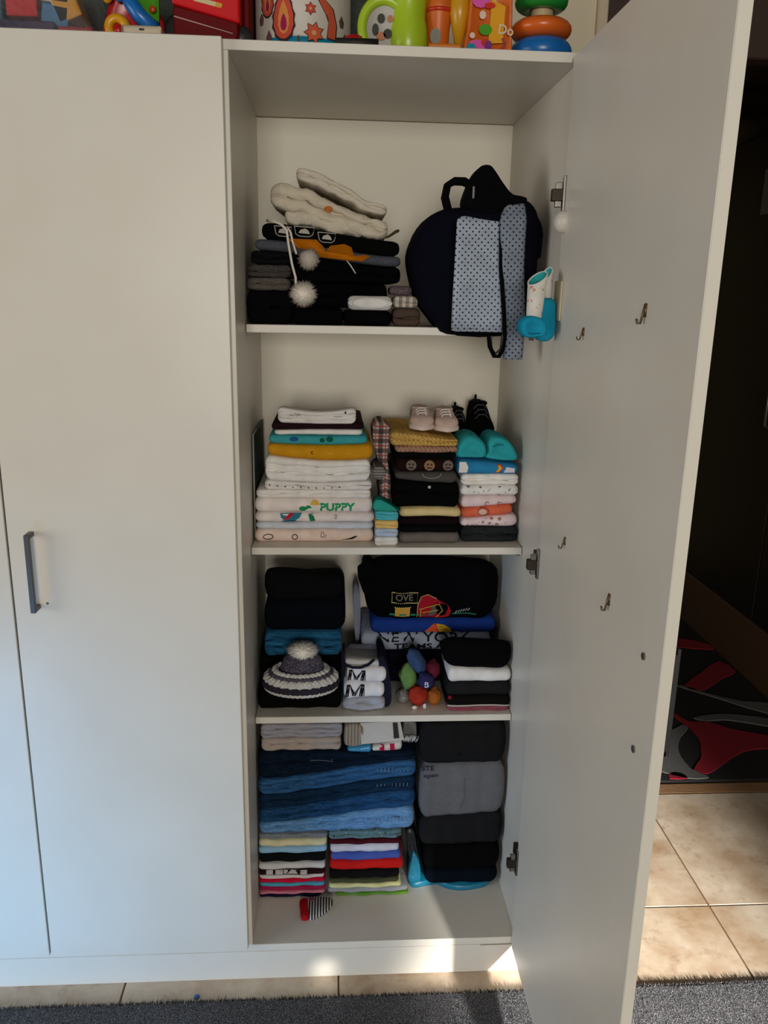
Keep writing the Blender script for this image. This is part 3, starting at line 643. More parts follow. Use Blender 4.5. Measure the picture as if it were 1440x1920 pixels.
# second shelf: middle pile
GM = 'folded clothes in the middle pile of the second shelf'
kw = dict(group=GM, dep=.25)
G('folded_shirt', 'grey brown folded garment at the bottom of the middle pile', 'clothes', .326, .4625, Z2, .9125, .195, fabric('6A625E'), 1, **kw)
G('folded_shirt', 'black folded garment below the maroon one in middle pile', 'clothes', .326, .462, .913, .9300, .196, fabric('0A090A'), 1, **kw)
G('folded_shirt', 'dark maroon folded garment under the pale yellow one', 'clothes', .325, .462, .9305, .9475, .195, fabric('160A0E'), 1, sag=-.003, sagb=0, **kw)
G('folded_shirt', 'pale yellow folded shirt in the middle pile', 'shirt', .326, .463, .948, .9690, .194, fabric('D6BE86'), 1, sag=-.003, sagb=-.003, **kw)
o, fr = G('folded_sweater', 'thick black folded sweater above the pale yellow shirt', 'sweater', .312, .459, .9695, (1.034, 1.026), .196, fabric('060606'), 2, sag=.002, sagb=-.003, **kw)
deco('print_dot', o, poly_mb([ell(.391, 1.017, .0035, .0035, 10)], fr), 'A9A49C')
o, fr = G('folded_shirt', 'dark grey shirt with pale line print on the black sweater', 'shirt', .315, .452, (1.0345, 1.0265), 1.0510, .197, fabric('4A4642'), 1, sagb=.002, **kw)
deco('line_print', o, outline_mb(ell(.395, 1.048, .021, .010, 16, PI, 2*PI), .0008, fr, closed=False), '9A948E')
o, fr = G('folded_shirt', 'dark brown shirt printed with three beige round faces', 'shirt', .318, .447, 1.0515, 1.0815, .196, fabric('20110D'), 1, **kw)
for cx in (.349, .389, .430):
    deco('face_print', o, poly_mb([ell(cx, 1.0665, .0115, .0115, 16)], fr), '8A6A4E' if cx == .389 else '6E6058')
    deco('face_print', o, poly_mb([ell(cx-.004, 1.069, .0022, .002, 8), ell(cx+.004, 1.069, .0022, .002, 8), rect(cx-.005, cx+.005, 1.060, 1.0625)], fr, off=.0012), '2A1512')
G('folded_trousers', 'thin black folded garment under the brown and yellow knits', 'clothes', .314, .448, 1.0820, 1.0935, .197, fabric('090708'), 1, **kw)
G('folded_knit', 'pinkish brown ribbed knit below the mustard knit', 'knitwear', .314, .451, 1.0940, 1.1085, .197, fabric('A8806A', 'knit', wr=.6), 1, lump=.0015, **kw)
G('folded_knit', 'mustard yellow ribbed knit under the pink baby shoes', 'knitwear', .303, .451, (1.1095, 1.1090), (1.138, 1.124), .196, fabric('C9A055', 'knit', wr=.6), 2, lump=.0018, **kw)

def shoe(name, label, x, y, z, wd_, ln, ht, up, sole, lace, group, upright=False):
    """toe towards the viewer (-y)"""
    t = thing(name, label, 'shoe', (x, y+ln/2, z), group); hw = wd_/2; rs = []; ss = []
    for i in range(15):
        u = i/14; yy = y+ln*u; w_ = hw*(.55+.45*sm(u*4)) * (1-.22*sm((u-.25)/.4)+.10*sm((u-.7)/.3)) * math.sqrt(max(.03, 1-(2*u-1)**10))
        h_ = ht*(.45+.20*sm(u*3)+.35*sm((u-.30)/.35))*math.sqrt(max(.05, 1-(1-min(u*5, 1))**2))
        if u > .97: h_ *= .9
        ring = []
        for k in range(20):
            a = 2*PI*k/20; cx_, sz_ = math.cos(a), math.sin(a)
            ring.append((x+w_*math.copysign(abs(cx_)**.75, cx_), yy, z+.004+h_*(.5+.5*math.copysign(abs(sz_)**.7, sz_))))
        rs.append(ring)
        ss.append([(x+w_*1.06*c, yy-(.002 if i == 0 else 0), z+zz) for c, zz in ((-1, .001), (-.9, 0), (.9, 0), (1, .001), (1.0, .010), (-1.0, .010))])
    obj('upper', MB().rings(rs), up, t); obj('sole', MB().rings(ss), sole, t)
    mb = MB()
    for k in range(3):
        yy = y+ln*(.30+.10*k); hh = z+.004+ht*(.72+.10*k)
        mb.tube([(x-hw*.55, yy, hh-.010), (x-hw*.25, yy-.003, hh+.001), (x+hw*.25, yy-.003, hh+.001), (x+hw*.55, yy, hh-.010)], .0016, 6)
    obj('laces', mb, lace, t)
    obj('collar', MB().torus((x, y+ln*.74, z+ht*.97), hw*.62, .0045, 24, 8, sy=1.15), up, t)
    obj('heel_tab', MB().tube([(x, y+ln*.97, z+ht*.92), (x, y+ln*1.0, z+ht*1.06), (x, y+ln*.96, z+ht*1.12)], .003, 6), up, t)
    return t
pk = fabric('CDB3A6', wr=.4); ps = plain('pink_sole', 'D9C6BC', .6); plc = plain('white_lace', 'E0D8D0', .8)
shoe('baby_shoe', 'pale pink baby shoe, left one on the mustard knit', .3755, .225, 1.139, .054, .105, .042, pk, ps, plc, 'pink baby shoes')
shoe('baby_shoe', 'pale pink baby shoe, right one next to the black shoes', .4305, .225, 1.136, .054, .105, .042, pk, ps, plc, 'pink baby shoes')
GRP = 'folded clothes in the right pile of the second shelf'
kw = dict(group=GRP, dep=.25)
G('folded_jeans', 'dark grey denim with fine stitch marks, bottom of the right pile', 'jeans', .467, .598, Z2, .9240, .205, fabric('1C1E20', 'denim', '2E3234'), 2, **kw)
G('folded_shirt', 'pale pink floral shirt just above the dark denim', 'shirt', .465, .594, (.9245, .9245), (.944, .952), .206, fabric('E2CED0', 'floral', '9A7A5A', 'B88A9A', sc=55), 1, **kw)
o, fr = G('folded_shirt', 'coral orange shirt in the right pile', 'shirt', .466, .582, (.9445, .9525), (.967, .976), .206, fabric('D8684A'), 1, **kw)
deco('flower_print', o, outline_mb([(.515+.014*math.cos(k*PI/8)*(1 if k % 2 else .75), .960+.010*math.sin(k*PI/8)*(1 if k % 2 else .75)) for k in range(16)], .0006, fr), '3A2A38')
deco('flower_print', o, poly_mb([ell(.513, .959, .010, .007, 12)], fr), 'D9B0A0')
o, fr = G('folded_shirt', 'pale pink shirt between the coral and the leaf printed ones', 'shirt', .464, .590, (.9675, .9765), .9960, .205, fabric('E0C9C8'), 1, **kw)
for cx in (.522, .550): deco('ring_print', o, outline_mb(ell(cx, .979, .004, .004, 10, .3, 4.5), .0006, fr, closed=False), '3A3438')
G('folded_shirt', 'white shirt with grey leaf print in the right pile', 'shirt', .461, .592, .9965, 1.0200, .205, fabric('E2DED9', 'floral', '5C6462', '7A8482', sc=62), 1, **kw)
G('folded_shirt', 'plain white shirt below the blue one in the right pile', 'shirt', .462, .592, 1.0205, 1.0450, .205, fabric('E8E2DA'), 2, **kw)
o, fr = G('folded_shirt', 'bright blue shirt with white corner and a rainbow print', 'shirt', .452, .588, (1.0455, 1.0455), (1.077, 1.068), .205, fabric('2C7FAE'), 1, **kw)
deco('white_corner', o, poly_mb([[(.4555, 1.049), (.474, 1.049), (.476, 1.062), (.471, 1.073), (.4565, 1.073)]], fr), 'DCD6D0')
deco('rainbow_print', o, poly_mb([[(.535, 1.049), (.545, 1.049), (.556, 1.060), (.548, 1.068), (.540, 1.068), (.546, 1.060)]], fr), 'C43A1E')
deco('rainbow_print', o, poly_mb([[(.538, 1.051), (.545, 1.051), (.552, 1.060), (.546, 1.066), (.543, 1.064), (.547, 1.060)]], fr, off=.0012), 'E0B030')
deco('white_corner', o, poly_mb([[(.556, 1.049), (.580, 1.050), (.580, 1.060), (.562, 1.062)]], fr), 'D4CCD4')
tq = fabric('2F9DA2', wr=.5)
th_ = thing('padded_cap', 'turquoise padded cap with two rounded lobes on the blue shirt', 'cap', (.516, .27, 1.072))
obj('left_lobe', MB().pillow([(.449, 1.082), (.447, 1.095), (.455, 1.118), (.474, 1.131), (.495, 1.128), (.514, 1.112), (.518, 1.092), (.512, 1.081), (.48, 1.081)], [(.214, .35), (.203, .62), (.206, .85), (.220, .97), (.25, 1), (.30, 1), (.31, .8)]), tq, th_)
obj('right_lobe', MB().pillow([(.513, 1.081), (.519, 1.095), (.518, 1.115), (.528, 1.128), (.545, 1.129), (.568, 1.118), (.585, 1.095), (.588, 1.075), (.55, 1.074)], [(.218, .4), (.208, .65), (.211, .88), (.226, .98), (.26, 1), (.31, 1), (.32, .8)]), tq, th_)
obj('seam', MB().tube([(.522, .2125, 1.094), (.530, .2125, 1.106), (.545, .2135, 1.111), (.566, .219, 1.109)], .0012, 6), fabric('1F7A80'), th_)
bk = fabric('060607', wr=.8); gs_ = plain('grey_sole', '6C6862', .6); dl = plain('dark_lace', '3A3A3C', .8)
shoe('sneaker', 'black sneaker with a grey toe sole in the right back corner', .534, .335, 1.079, .060, .150, .098, bk, gs_, dl, 'black sneakers')
shoe('sneaker', 'black sneaker half hidden behind the pink baby shoes', .484, .36, 1.079, .042, .13, .080, bk, plain('black_sole', '1A1A1A', .6), dl, 'black sneakers')

# ------------------------------------------------------------------ third shelf
GB = 'dark clothes under and behind the knitted hat'
G('folded_sweater', 'plain black folded sweater at the left front of the third shelf', 'sweater', .003, .200, Z3, .5310, .200, fabric('060606'), 1, GB)
G('folded_sweater', 'black folded garment directly behind the knitted hat', 'sweater', .004, .200, .5315, .5935, .252, fabric('070708'), 1, GB, dep=.22)
G('folded_jeans', 'blue folded denim shirt behind the hat pompom', 'jeans', .018, .200, .594, .6555, .240, fabric('12344E', 'denim', '2A6A92', sc=.8), 3, GB)
G('folded_jeans', 'dark navy folded trousers between the denim and the dark jacket', 'trousers', .018, .209, .656, (.727, .735), .250, fabric('070B12'), 1, GB, end=.022)
G('folded_jacket', 'black folded jacket with rounded shoulder topping the left pile', 'jacket', .019, .204, (.7275, .7355), (.806, .794), .250, fabric('0D0D0E'), 1, GB, end=.035, drop=.050, dep=.16)
kh = thing('knitted_hat', 'grey and white striped knitted hat with a fluffy pompom', 'hat', (.106, .20, .533))
wy, gy, dy = fabric('D4D2CE', 'knit', wr=.6), fabric('57545E', 'knit', wr=.6), fabric('33303A', 'knit', wr=.6)
HX, HY, HZ = .106, .186, .534
def ringb(name, R_, z_, r_, m_, nb, by):
    obj(name, MB().torus((HX, HY-by, z_), R_, r_, 120, 10, bead=.28, beads=nb, sx=1.0, sy=.70), m_, kh)
obj('lining', MB().ball((HX, HY, HZ+.03), (.080, .055, .034), 24, 10), dy, kh)
ringb('brim', .0785, HZ+.017, .0065, wy, 44, 0)
ringb('brim', .0800, HZ+.026, .0085, dy, 48, 0)
ringb('brim', .0745, HZ+.037, .0100, wy, 26, 0)
ringb('stripe', .0670, HZ+.046, .0075, gy, 44, 0)
ringb('stripe', .0590, HZ+.053, .0070, wy, 26, 0)
obj('crown', MB().lathe([(.058, .040), (.052, .056), (.046, .070), (.043, .082), (.034, .090), (.015, .094), (.001, .094)], HX+.003, HY+.004, HZ, 40, 1.0, .72), fabric('3E3A48', 'melange', '5E5A68', sc=.35), kh)
obj('pompom', pompom(MB(), (HX+.004, HY+.004, HZ+.101), .036, 1700, 3, .50), fabric('EAE7E0', wr=.3), kh)
ms = thing('folded_shirt', 'white and navy collared shirt with a bold M print lying loosely folded', 'shirt', (.258, .25, Z3))
wht = fabric('E4E2E5', wr=1.2); nv = fabric('1E2030')
def mfn(za, zb, y0, bul, xl, xr, ph):
    def f(u, v):
        x = xl(v)+(xr(v)-xl(v))*u; z_ = za+(zb-za)*v
        return (x, y0+.06*v*v*0+bul*(1-math.sin(PI*min(max(v, .03), .97)))+.003*math.sin(u*7+ph)+.10*sm((v-.75)/.25)*0, z_+.004*math.sin(u*5+ph))
    return f
mbm, fm1 = folded_mb(.203, .302, (.4812, .4812), (.507, .512), .186, .33, 2, 5, rough=.003, lump=.003, m=6)
obj('hem', mbm, fabric('A9A9B4', wr=1.2), ms, label='pale grey hem')
mbm, fm2 = folded_mb(.205, .300, (.5075, .5125), (.552, .548), .188, .33, 1, 6, rough=.002, m=7)
obj('front', mbm, wht, ms)
mbm, fm3 = folded_mb(.212, .304, (.5525, .5485), (.590, .586), .190, .33, 1, 7, rough=.002, m=7)
obj('front', mbm, wht, ms)
mbm, fm4 = folded_mb(.208, .296, (.5905, .5865), (.606, .600), .200, .300, 1, 8, rough=.002, m=6, drop=.036)
obj('collar', mbm, fabric('C4C0BC'), ms)
obj('collar_trim', MB().tube([(.210, .197, .592), (.225, .193, .588), (.245, .193, .588), (.262, .195, .594), (.276, .199, .606)], .0032, 7), nv, ms, label='navy collar band')
obj('sleeve', MB().pillow([(.300, .484), (.296, .54), (.285, .60), (.296, .61), (.310, .575), (.3175, .52), (.316, .487)], [(.204, .7), (.200, .95), (.21, 1), (.31, 1), (.32, .8)]), nv, ms, label='navy sleeve')
obj('sleeve', MB().pillow([(.2015, .484), (.2015, .54), (.203, .60), (.209, .595), (.208, .54), (.207, .487)], [(.232, .8), (.228, 1), (.30, 1), (.31, .8)]), nv, ms, label='navy sleeve')
for (x_, z_, w_, h_, f_) in ((.2135, .5555, .038, .027, fm3), (.2075, .5150, .042, .031, fm2)):
    q = lambda a, b: (x_+w_*(a+.10*b), z_+h_*b)
    deco('letter_print', ms, poly_mb([[q(0, 0), q(.20, 0), q(.20, 1), q(0, 1)], [q(.18, 1), q(.40, .05), q(.50, .05), q(.50, .35), q(.20, 1)], [q(.80, 1), q(.60, .05), q(.50, .05), q(.50, .35), q(.78, 1)], [q(.78, 0), q(.98, 0), q(.98, 1), q(.78, 1)]], f_, off=.0010), '15161E')
    deco('letter_print', ms, outline_mb([q(.10, .06), q(.10, .9), q(.47, .14), q(.86, .9), q(.86, .06)], .0005, f_, off=.0018, closed=False), 'D0CEC8')
    deco('letter_print', ms, poly_mb([rect(x_+w_+.0015, x_+w_+.0035, z_, z_+h_)], f_, off=.0012), '15161E')

# back pile of big sweaters
GT = 'large sweaters at the back of the third shelf'
kw = dict(group=GT, dep=.175)
G('folded_sweater', 'dark navy folded sweater lowest in the back pile', 'sweater', .244, .560, Z3, .5660, .330, fabric('0A0B18'), 2, **kw)
o, fr = G('folded_sweater', 'pale blue grey sweater printed TEAMS in dark letters', 'sweater', .250, .575, .5665, .6130, .330, fabric('8C95AC', 'melange', 'A2A9BA'), 1, **kw)
deco('lettering', o, text_mb('TEAMS A', .331, .5700, .0165, .128, fr, bold=.03), '15161C')
deco('lettering', o, text_mb('NEW YORK', .290, .5905, .023, .235, fr, bold=.01), '15161C')
o, fr = G('folded_sweater', 'royal blue shirt with an orange wedge print in the back pile', 'sweater', .273, .585, .6135, .6510, .328, fabric('1E3C8C'), 1, **kw)
deco('wedge_print', o, poly_mb([[(.406, .617), (.444, .617), (.436, .640), (.431, .641)]], fr), 'D8542E')
deco('wedge_print', o, poly_mb([[(.436, .640), (.444, .617), (.476, .617), (.470, .628), (.455, .638)]], fr), 'D8A828')
deco('wedge_print', o, outline_mb([(.431, .641), (.442, .617)], .0008, fr, off=.0016, closed=False), '501C14')
mbk, fr = folded_mb(.258, .592, .6515, (.806, .797), .328, .470, 1, 77, sag=-.008, drop=.040, sagb=0, end=.05, rough=.003, m=9, lump=.002)
o = obj('folded_sweater', mbk, fabric('050508'), label='big puffy black sweater with a red helmet print topping the back pile', cat='sweater', group=GT)
obj('hood_fold', MB().pillow([(.262, .800), (.252, .790), (.250, .775), (.240, .765), (.245, .745), (.258, .715), (.275, .70), (.28, .78)], [(.338, .7), (.334, 1), (.40, 1), (.41, .8)], lump=.003), fabric('06060B'), o)
deco('stamp_print', o, text_mb('OVE', .3325, .7010, .0175, .043, fr, off=.0012), '6E6A58')
deco('stamp_print', o, outline_mb(rect(.324, .386, .695, .722), .0011, fr, off=.0012), 'C0AE6A')
deco('stamp_print', o, poly_mb([ell(.324+.0052*i, z_, .0014, .0014, 6) for i in range(13) for z_ in (.695, .722)], fr, off=.0020), 'D4C280')
deco('stamp_print', o, poly_mb([rect(.332, .369, .658, .682)], fr, off=.0012), 'C8963C')
deco('stamp_print', o, poly_mb([ell(.332+.0053*i, .683, .0018, .0018, 6) for i in range(8)], fr, off=.0014), 'D8C060')
deco('leaf_print', o, poly_mb([ell(x_, .663, .0035, .003, 6) for x_ in (.322, .328, .345, .351, .357, .374, .380, .388)], fr, off=.0022), '1F8A6A')
deco('helmet_print', o, poly_mb([[(.387, .660), (.389, .690), (.396, .710), (.412, .715), (.432, .707), (.462, .690), (.472, .672), (.466, .657), (.44, .655), (.40, .655)]], fr, off=.0012), 'A01424')
deco('helmet_print', o, outline_mb([(.387, .657), (.388, .690), (.396, .711), (.412, .716), (.434, .707)], .0010, fr, off=.0016, closed=False), 'C8B070')
deco('helmet_print', o, poly_mb([[(.397, .659), (.396, .680), (.430, .690), (.436, .672), (.425, .659)]], fr, off=.0020), '5A5A50')
for pts in ([(.392, .678), (.440, .694)], [(.440, .694), (.449, .676), (.434, .657)], [(.395, .656), (.396, .680)], [(.400, .668), (.438, .678)]):
    deco('helmet_print', o, outline_mb(pts, .0012, fr, off=.0030, closed=False), 'CC9A34')
deco('word_print', o, outline_mb([(.482+.0032*i, .667+(.006 if i % 2 else 0)+.0006*i) for i in range(12)], .0013, fr, off=.0014, closed=False), 'A9B0A4')
deco('word_print', o, outline_mb([(.474+.004*i, .664+(.002 if i % 2 else 0)) for i in range(16)], .0011, fr, off=.0012, closed=False), '3A8A6A')
obj('folded_cloth', MB().pillow([(.240, .488), (.238, .56), (.233, .62), (.230, .69), (.236, .715), (.246, .70), (.2485, .62), (.2435, .56), (.2435, .489)], [(.372, .7), (.368, 1), (.46, 1), (.47, .8)], lump=.001), fabric('6E86A4', 'melange', '8A7A80'), label='pale blue cloth hanging beside the big sweater pile', cat='cloth')

# sock rolls
GSK = 'rolled colourful socks on the third shelf'
def sockroll(label, x, y, zc, rx, rz, c, tilt=0, pat=None, c2=None, sc=1, txt=None):
    t = thing('rolled_sock', label, 'sock', (x, y, zc-rz), GSK); ca, sa = math.cos(tilt), math.sin(tilt)
    m_ = fabric(c, pat, c2, sc=sc) if pat else fabric(c)
    b = MB().ball((0, 0, 0), (rx, .024, rz), 20, 12, lump=.30, fr=46, seed=x*50)
    b.v = [(x+p[0]*ca-p[2]*sa, y+p[1], zc+p[0]*sa+p[2]*ca) for p in b.v]
    obj('roll', b, m_, t)
    cuff = MB().torus((0, 0, 0), .60, .13, 26, 8, axis='z')
    cuff.v = [(x+(p[0]*rx*1.15)*ca-(p[2]*rz*.9-rz*.45)*sa, y+p[1]*.028, zc+(p[0]*rx*1.15)*sa+(p[2]*rz*.9-rz*.45)*ca) for p in cuff.v]
    obj('cuff', cuff, m_, t)
    if txt: deco('letter_print', t, text_mb(txt, x-.005, zc-.007, .014, None, None, y-.0262), 'C8CCD8')
sockroll('red rolled sock with white tips at the front of the sock heap', .3815, .215, .5040, .0235, .0235, 'A83424')
sockroll('orange rolled sock at the right of the sock heap', .4215, .222, .4985, .0185, .0205, 'A8602A')
sockroll('grey patterned rolled sock at the left of the sock heap', .3480, .236, .4950, .0160, .0170, '7E7C76', pat='floral', c2='C8C4BC', sc=120)
sockroll('light green rolled sock on the left of the sock heap', .3590, .238, .5420, .0200, .0330, '6A8C50', .15)
sockroll('purple rolled sock lettered in white at the centre of the sock heap', .4000, .222, .5410, .0200, .0180, '34305E', -.3, txt='B')
sockroll('maroon rolled sock behind the purple one', .4200, .252, .5540, .0180, .0230, '6A2434')
sockroll('denim blue rolled sock topping the sock heap', .3800, .244, .5780, .0185, .0350, '3A4E74', .5)
deco('white_tip', [c for c in C.objects if c.get('label', '').startswith('red rolled')][0], poly_mb([ell(.372, .4835, .006, .005, 8), ell(.396, .487, .004, .007, 8)], None, .1935), 'D8D0CC')

GN = 'folded clothes at the right front of the third shelf'
kw = dict(group=GN, dep=.13)
G('folded_shirt', 'thin dusty pink folded cloth lowest in the right front pile', 'cloth', .449, .598, Z3, .4890, .182, fabric('8A4A54'), 2, **kw)
o, fr = G('folded_shirt', 'black shirt edged with white piping in the right front pile', 'shirt', .447, .598, .4895, .5165, .181, fabric('120F0E'), 1, **kw)
obj('piping', MB().tube([(.449+.0148*i, fr(.449+.0148*i, .4925)-.0010, .4925+.0005*math.sin(i*2)) for i in range(11)], .0020, 6), plain('white_piping', 'B8B2AA', .8), o)
G('folded_shirt', 'dark grey folded shirt with a maroon collar corner', 'shirt', .444, .597, .5170, .5520, .181, fabric('1F1F20'), 1, **kw)
G('folded_shirt', 'plain white folded shirt in the right front pile', 'shirt', .448, .597, .5525, (.590, .583), .180, fabric('E2E0DE'), 1, sag=.002, sagb=0, **kw)
G('folded_sweater', 'thick black folded sweater topping the right front pile', 'sweater', .436, .597, (.5925, .5855), (.660, .652), .181, fabric('060608'), 1, end=.028, sagb=.002, drop=.042, group=GN, dep=.105)
deco('collar_corner', o, poly_mb([rect(.450, .458, .511, .516)], fr), '8A1C34')

# ------------------------------------------------------------------ bottom compartment
GBL = 'thin folded shirts at the bottom left'
kw = dict(group=GBL, dep=.22)
L_ = [('dark navy thin folded shirt on the bottom panel', '1A1530', .002, .152, .0018, .0090, None), ('thin pink folded shirt near the bottom left', 'C87A8C', .002, .161, .0095, .0165, None),
 ('crimson folded shirt low in the bottom left pile', 'A02048', .003, .162, .017, .0310, None), ('light blue thin shirt between crimson and red ones', '4FA0B8', .003, .161, .0315, .0410, None),
 ('bright red pink thin shirt above the light blue one', 'C41438', .001, .161, .0415, .0515, None), ('thin white shirt above the red pink one', 'D4CCCC', .002, .159, .052, .0625, None),
 ('black maroon shirt with white block print', '281418', .002, .160, .063, .0775, 'p'), ('grey white folded shirt under the black one', 'CCCCCA', .001, .162, .078, .0955, None),
 ('black folded shirt in the bottom left pile', '0E1214', .003, .163, .096, .1250, None), ('pale blue folded shirt second from the top of the bottom left pile', '8FB8D8', .002, .166, .1255, .1425, None),
 ('pale yellow folded shirt topping the bottom left pile', 'D6CFA8', .003, .166, .143, .1615, None)]
for i, (lab, c, x0, x1, z0, z1, pr) in enumerate(L_):
    o, fr = G('folded_shirt', lab, 'shirt', x0+.001, x1, z0, z1, .147+.001*(i % 3), fabric(c), 1, sag=.0025 if i > 7 else .0008, sagb=.0025 if i > 8 else .0008, end=.008, **kw)
    if pr:
        deco('block_print', o, poly_mb([rect(.020, .036, .067, .0765), rect(.042, .060, .067, .0765), rect(.062, .098, .069, .0765), rect(.102, .118, .067, .0765)], fr), 'B8B4B4')
        deco('block_print', o, poly_mb([[(.066, .066), (.080, .0765), (.072, .0765)], [(.090, .0765), (.100, .066), (.098, .0765)]], fr, off=.0014), '281418')
GBR = 'thin folded shirts at the bottom middle'
kw['group'] = GBR
R_ = [('grass green folded shirt on the bottom panel', '5E8C30', .188, .366, .0005, .0078), ('pale grey folded shirt spreading wider than its pile', '97979A', .168, .365, .0083, .0215), ('pale yellow thin shirt in the bottom middle pile', 'D4CF94', .171, .348, .022, .0340),
 ('dark olive folded shirt above the pale yellow one', '4A4A32', .172, .342, .0345, .0465), ('black folded shirt under the scarlet one', '141212', .172, .343, .047, .0705), ('scarlet red folded shirt in the bottom middle pile', 'C8201E', .173, .351, .071, .0995),
 ('periwinkle blue folded shirt over the scarlet one', '4A5CA8', .176, .345, .100, .1205), ('white folded shirt near the top of the bottom middle pile', 'CFCEDA', .174, .340, .121, .1455), ('maroon thin shirt topping the bottom middle pile', '4A141E', .171, .344, .146, .1575)]
for i, (lab, c, x0, x1, z0, z1) in enumerate(R_):
    G('folded_shirt', lab, 'shirt', x0, x1, z0, z1, .147+.001*(i % 2), fabric(c), 1, sag=.0015, sagb=.0015 if i else 0, end=.008, **kw)
G('folded_cloth', 'grey blue folded cloth under the left end of the jeans', 'cloth', .003, .168, .162, .1735, .150, fabric('6C7684', 'melange', '8A8C8C'), 2, 'cloths under the jeans', dep=.22)
G('folded_cloth', 'grey teal floral folded cloth under the right end of the jeans', 'cloth', .170, .346, .158, .1765, .150, fabric('5E7C84', 'floral', '39504C', 'A8A89C', sc=60), 2, 'cloths under the jeans', dep=.22)
GJ = 'jeans stack in the bottom compartment'
J = [('light blue washed jeans at the bottom of the jeans stack', '41709F', '78A2CC', (.174, .178), (.203, .238), 2), ('deep mid blue jeans, second from the bottom of the jeans stack', '122C48', '2A5482', (.2035, .2385), (.241, .284), 2),
 ('very dark blue jeans in the middle of the jeans stack', '0B1B2E', '18344F', (.2415, .2845), (.279, .321), 2), ('faded mid blue jeans, second from the top of the jeans stack', '1E4268', '3A6694', (.2795, .3215), (.318, .362), 3), ('blackish navy jeans topping the jeans stack', '070D17', '122236', (.3185, .3625), (.389, .387), 2)]
for i, (lab, c, c2, z0, z1, n) in enumerate(J):
    o, fr = G('folded_jeans', lab, 'jeans', .004, .376+.001*(i % 2), z0, z1, .154+.001*(i % 2), fabric(c, 'denim', c2), n, GJ, dep=.26, nx=34, end=.016, rough=.0020, m=6)
    mb = MB(); zr = (z0[1]+z1[1])/2
    for k in range(9):
        xx = .285+.009*k; mb.tube([(xx, fr(xx, zr-.004)-.0008, zr-.006), (xx, fr(xx, zr+.004)-.0008, zr+.003)], .0005, 4)
    if i in (0, 2, 3): obj('stitching', mb, plain('thread', '8AA0B4' if i else '24405E', .8), o, smooth=False)
    if i == 4:
        obj('stitching', outline_mb([(.125, .362), (.128, .372), (.150, .370), (.180, .364), (.178, .372)], .0007, fr, closed=False), plain('thread', '6A6E72', .8), o, smooth=False)
GTT = 'pale folded cloths under the third shelf'
G('folded_trousers', 'beige pink folded trousers lying on the jeans at left', 'trousers', .013, .199, (.390, .390), .4245, .160, fabric('A89A92'), 2, GTT, rough=.002)
G('folded_trousers', 'lilac grey folded trousers right under the third shelf', 'trousers', .012, .202, .425, .4570, .162, fabric('8E8C98', 'melange', 'A09C9E'), 3, GTT, rough=.002)
obj('striped_cloth', MB().pillow([(.207, .404), (.206, .43), (.210, .452), (.236, .456), (.252, .440), (.250, .415), (.245, .395), (.222, .398)], [(.170, .6), (.166, .9), (.172, 1), (.27, 1), (.28, .7)]), fabric('7E6E60', 'stripe_x', '9A8E80', sc=130), label='beige finely striped cloth left of the printed leaflet', cat='cloth')
G('plastic_packet', 'blue white plastic packet on the jeans below the striped cloth', 'packet', .214, .270, (.388, .386), (.398, .406), .158, plain('packet_blue', '3A88B0', .3, bump=.004, bscale=60), 1, dep=.08, end=.006)
o, fr = G('plastic_packet', 'red and white striped packet under the printed leaflet', 'packet', .272, .342, (.386, .3875), (.402, .416), .160, plain('packet_white', 'C9C4BC', .35), 1, dep=.10, end=.005)
deco('red_stripe', o, poly_mb([[(x_, .388+.10*(x_-.272)), (x_+.011, .389+.10*(x_-.272)), (x_+.010, .402+.17*(x_-.272)), (x_-.001, .401+.17*(x_-.272))] for x_ in (.290, .314)], fr), 'B01840')
lf = obj('leaflet', MB().add([(.244, .176, .455), (.246, .160, .408), (.330, .158, .417), (.346, .158, .419), (.338, .178, .457), (.290, .176, .456)], [(0, 1, 2, 5), (5, 2, 3, 4)]), plain('paper', 'B8B4B0', .7), smooth=False, solid=.0006, label='white printed leaflet leaning under the third shelf', cat='leaflet')
mb = MB()
for k in range(7):
    a = .258+.0085*k; mb.add([(a, .1655, .424+.0007*k), (a+.0012, .1655, .424+.0007*k), (a+.003, .1742, .4475), (a+.0018, .1742, .4475)], [(0, 1, 2, 3)])
obj('text_lines', mb, plain('ink_grey', '5A5856', .8), lf, smooth=False)
obj('title_block', MB().add([(.322, .1595, .422), (.335, .1585, .424), (.331, .1745, .455), (.320, .1745, .455)], [(0, 1, 2, 3)]), plain('ink_black', '1E1C1A', .8), lf, smooth=False)
gbag = thing('drawstring_bag', 'small grey bag with frayed white threads beside the leaflet', 'bag', (.365, .2, .40))
obj('body', MB().pillow([(.347, .412), (.346, .44), (.350, .455), (.374, .452), (.378, .43), (.377, .408), (.360, .405)], [(.184, .6), (.180, .9), (.186, 1), (.25, 1), (.26, .7)]), fabric('6A6864'), gbag)
mb = MB(); rnd = random.Random(9)
for k in range(26):
    x_ = .346+.0012*k; mb.tube([(x_, .176, .405+rnd.uniform(-.003, .003)), (x_+rnd.uniform(-.004, .006), .170, .412), (x_+rnd.uniform(-.004, .008), .174, .418+rnd.uniform(0, .004))], .0007, 4)
obj('threads', mb, plain('white_thread', 'C4C2BE', .9), gbag)
GC = 'thick folded clothes in the right column of the bottom compartment'
kw = dict(group=GC, dep=.25, end=.022, m=9)
cy = obj('plastic_bag', MB().pillow([(.374, .168), (.372, .22), (.378, .30), (.45, .37), (.56, .37), (.580, .25), (.574, .176), (.53, .156), (.47, .158), (.44, .178), (.42, .176)], [(.0005, .98), (.006, 1), (.013, 1), (.016, .96)], axis='z', lump=.004), plain('cyan_plastic', '14708C', .3, bump=.004, bscale=40), label='cyan plastic bag under the right column of clothes', cat='bag')
